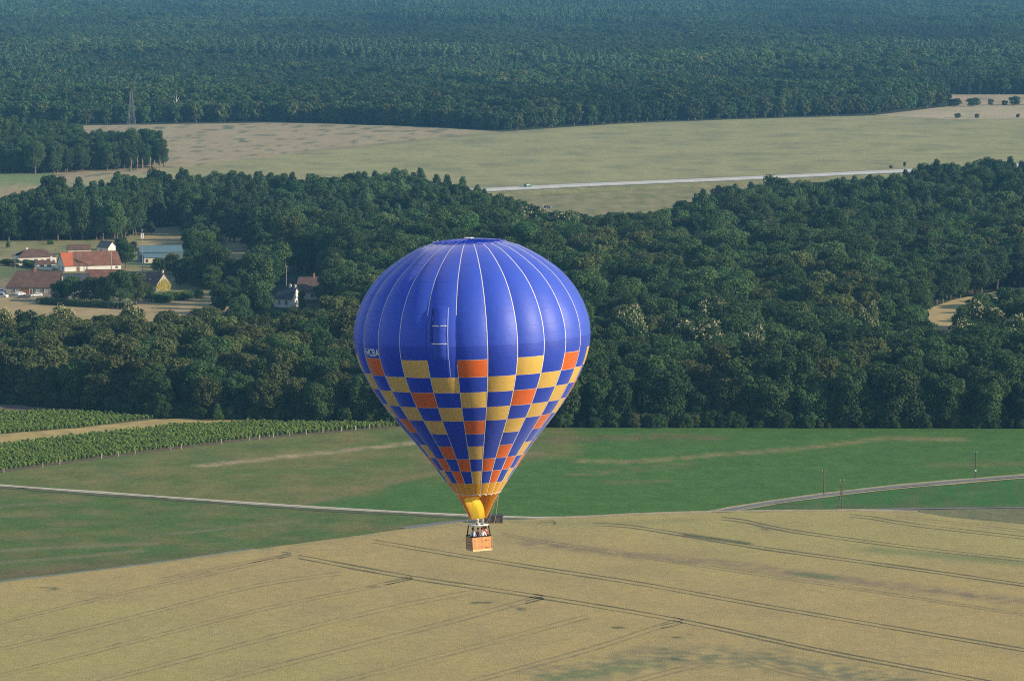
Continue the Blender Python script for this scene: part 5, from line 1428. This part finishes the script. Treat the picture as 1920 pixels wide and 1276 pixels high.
# ------------------------------------------------------------ people in the basket
SK = mat('skin', (.55, .30, .20), .6, 0, 1); HAIRD = mat('dark_hair', (.03, .02, .015), .7); EYE = mat('eye', (.02, .02, .02), .3)
JEAN = mat('denim', (.06, .08, .16), .8)
def skinned(name, verts, edges, radii, m, parent, sub=1):
    me = bpy.data.meshes.new(name); me.from_pydata(verts, edges, []); me.materials.append(m); me.update()
    o = bpy.data.objects.new(name, me); COL.objects.link(o); o.parent = parent
    md = o.modifiers.new('skin', 'SKIN'); md.use_smooth_shade = True
    sv_ = me.skin_vertices[0].data
    for i, r in enumerate(radii): sv_[i].radius = (r if isinstance(r, tuple) else (r, r))
    sv_[0].use_root = True
    s2 = o.modifiers.new('smooth', 'SUBSURF'); s2.levels = sub; s2.render_levels = sub
    return o
def person(label, lx, ly, face, k, shirt, hands, lean=0.0, hair=HAIRD, collar=None):
    """lx, ly on the basket floor (basket axes); face = heading in degrees; hands = two wrist targets in the person's own frame"""
    pos = BM @ (BR @ Vector((lx, ly, .09)))
    e = empty('person', pos, 0); e.rotation_euler = (BM.to_3x3() @ Matrix.Rotation(R(face), 3, 'Z')).to_euler()
    tag(e, label, 'person')
    V = [Vector((0, 0, .93))]; E = []; Rr = [.105]
    def add(p, parent_i, r): V.append(Vector(p)); E.append((parent_i, len(V) - 1)); Rr.append(r); return len(V) - 1
    w = add((0, 0, 1.06), 0, (.13, .10)); ch = add((0, lean * .5, 1.26), w, (.155, .11)); ups = add((0, lean, 1.41), ch, (.12, .08)); nk = add((0, lean, 1.50), ups, .055)
    h1 = add((0, lean + .01, 1.57), nk, .068); h2 = add((0, lean, 1.65), h1, (.080, .09)); h3 = add((0, lean - .005, 1.72), h2, .06)
    add((0, lean + .105, 1.625), h2, .014)
    arms = []
    for sgn, tgt in zip((-1, 1), hands):
        sh = add((sgn * .17, lean, 1.40), ups, .058); T = Vector(tgt); S_ = V[sh]
        mid = (S_ + T) / 2; d_ = T - S_; L_ = d_.length; bend = math.sqrt(max(0, .28 ** 2 - (min(L_, .55) / 2) ** 2))
        mid += Vector((sgn * .5, -.3, -.8)).normalized() * bend
        el = add(mid, sh, .042); wr = add(T, el, .028); dh = (T - mid).normalized(); pm = add(T + dh * .06, wr, (.036, .02)); side = dh.cross(Vector((0, 0, 1)));
        side = side.normalized() if side.length > .1 else Vector((1, 0, 0))
        arms.append((sh, el, wr))
        for q, ln in ((-.03, .055), (-.01, .07), (.01, .065), (.03, .05)):
            f1 = add(T + dh * (.09) + side * q, pm, .009); add(T + dh * (.09 + ln * .6) + side * q * 1.1 + Vector((0, 0, -.02)), f1, .008)
        t1 = add(T + dh * .04 + side * sgn * -.045, pm, .01); add(T + dh * .075 + side * sgn * -.06, t1, .008)
    for sgn in (-1, 1):
        hp_ = add((sgn * .09, 0, .86), 0, .085); kn_ = add((sgn * .10, .02, .48), hp_, .055); an = add((sgn * .10, -.02, .09), kn_, .036); add((sgn * .10, .13, .035), an, .036)
    V = [v * k for v in V]; Rr = [(r * k if not isinstance(r, tuple) else (r[0] * k, r[1] * k)) for r in Rr]
    skinned('body', V, E, Rr, SK, e)
    # shirt and trousers follow the body a little outside it
    ids = [0, w, ch, ups] ; sv = [V[0], V[w], V[ch], V[ups]]; se = [(0, 1), (1, 2), (2, 3)]; sr = [.125 * k, (.150 * k, .12 * k), (.178 * k, .13 * k), (.14 * k, .10 * k)]
    for sh, el, wr in arms:
        b0 = len(sv); sv += [V[sh], V[sh].lerp(V[el], .55), V[el], V[el].lerp(V[wr], .45)]; se += [(3, b0), (b0, b0 + 1), (b0 + 1, b0 + 2), (b0 + 2, b0 + 3)]; sr += [.075 * k, .062 * k, .052 * k, .045 * k]
    skinned('shirt', sv, se, sr, shirt, e)
    n0 = len(V); tv = [V[0]]; te = []; tr_ = [.125 * k]
    for hip_i in [i for i in range(n0) if abs(V[i].z - .86 * k) < 1e-6]:
        b0 = len(tv); tv += [V[hip_i], V[hip_i + 1], V[hip_i + 2]]; te += [(0, b0), (b0, b0 + 1), (b0 + 1, b0 + 2)]; tr_ += [.10 * k, .072 * k, .055 * k]
    skinned('trousers', tv, te, tr_, JEAN, e)
    bm = bmesh.new(); bmesh.ops.create_uvsphere(bm, u_segments=16, v_segments=10, radius=.112 * k)
    bmesh.ops.delete(bm, geom=[v for v in bm.verts if v.co.z < -.02 and v.co.y > -.03 or v.co.z < -.07 or (v.co.y > .075 * k and v.co.z < .05 * k)], context='VERTS')
    for v in bm.verts: v.co = Vector((v.co.x * .92, v.co.y * 1.05, v.co.z * 1.05)) + Vector((0, lean - .008, 1.675)) * k
    me = bpy.data.meshes.new('hair'); bm.to_mesh(me); bm.free(); me.materials.append(hair); ho = link('hair', me, e)
    sd = ho.modifiers.new('thick', 'SOLIDIFY'); sd.thickness = .015
    for sgn in (-1, 1):
        mb = MB(); mb.tube([(sgn * .03 * k, (lean + .083) * k, 1.645 * k), (sgn * .03 * k, (lean + .097) * k, 1.645 * k)], .011, 8); mb.build('eye', EYE, e)
        mb = MB(); mb.tube([(sgn * .078 * k, lean * k, 1.61 * k), (sgn * .09 * k, (lean - .01) * k, 1.66 * k)], [.014, .018], 6); mb.build('ear', SK, e, True)
    mb = MB(); mb.box((0, (lean + .078) * k, 1.585 * k), (.045, .02, .01)); mb.build('mouth', mat('lips', (.35, .12, .1), .6), e)
    if collar:
        mb = MB(); mb.tube([(.09 * math.sin(i * math.pi / 6) * k, (lean + .07 * math.cos(i * math.pi / 6)) * k, 1.47 * k) for i in range(13)], .03, 6, caps=False); mb.build('collar', collar, e, True)
C_lb = mat('pale_blue_cotton', (.42, .52, .66), .8, .1, 5); C_w = mat('white_cotton', (.80, .80, .80), .8, .05, 5); C_r = mat('red_cotton', (.62, .02, .03), .8, .1, 5); C_dr = mat('dark_red_cotton', (.34, .015, .03), .8, .1, 5)
C_b = mat('muted_blue_cotton', (.22, .32, .42), .8, .1, 5)
rest = [(-.24, .30, 1.14), (.24, .30, 1.14)]
person('person in a pale blue shirt at the left end of the basket', -.62, -.30, 60, 1.0, C_lb, [(-.22, .28, 1.12), (.24, .24, 1.16)], 0.02)
person('smaller person in muted blue and white looking out beside the pale blue shirt', -.40, .10, 150, .93, C_b, [(-.2, .28, 1.12), (.2, .28, 1.12)], .02, collar=C_w)
person('person in a dark red top in the middle of the basket', -.05, -.02, 170, .96, C_dr, rest, .02)
person('person in a white shirt seen from behind at the front rim', .15, -.38, -10, .98, C_w, [(-.26, .2, 1.05), (.26, .2, 1.05)], .02)
person('person in a red shirt reaching one arm up to the burner', .52, -.18, 75, 1.0, C_r, [(-.10, .33, 1.92), (.26, .25, 1.12)], .0, collar=C_w)

# ------------------------------------------------------------ the hazy air
mb = MB(); mb.box((0, 4700, 67.0), (7600, 10600, 138.0))
hz = mb.build('haze', mat('haze_air', (1, 1, 1))); tag(hz, 'thin blue summer haze over the whole landscape', 'haze', kind='stuff')
m = bpy.data.materials['haze_air']; nt = m.node_tree
for n_ in list(nt.nodes):
    if n_.type != 'OUTPUT_MATERIAL': nt.nodes.remove(n_)
pv = nt.nodes.new('ShaderNodeVolumePrincipled'); pv.inputs['Color'].default_value = (.20, .56, 1.0, 1); pv.inputs['Density'].default_value = 5.6e-5; pv.inputs['Anisotropy'].default_value = 0.0
nt.links.new(pv.outputs[0], nt.nodes['Material Output'].inputs['Volume'])
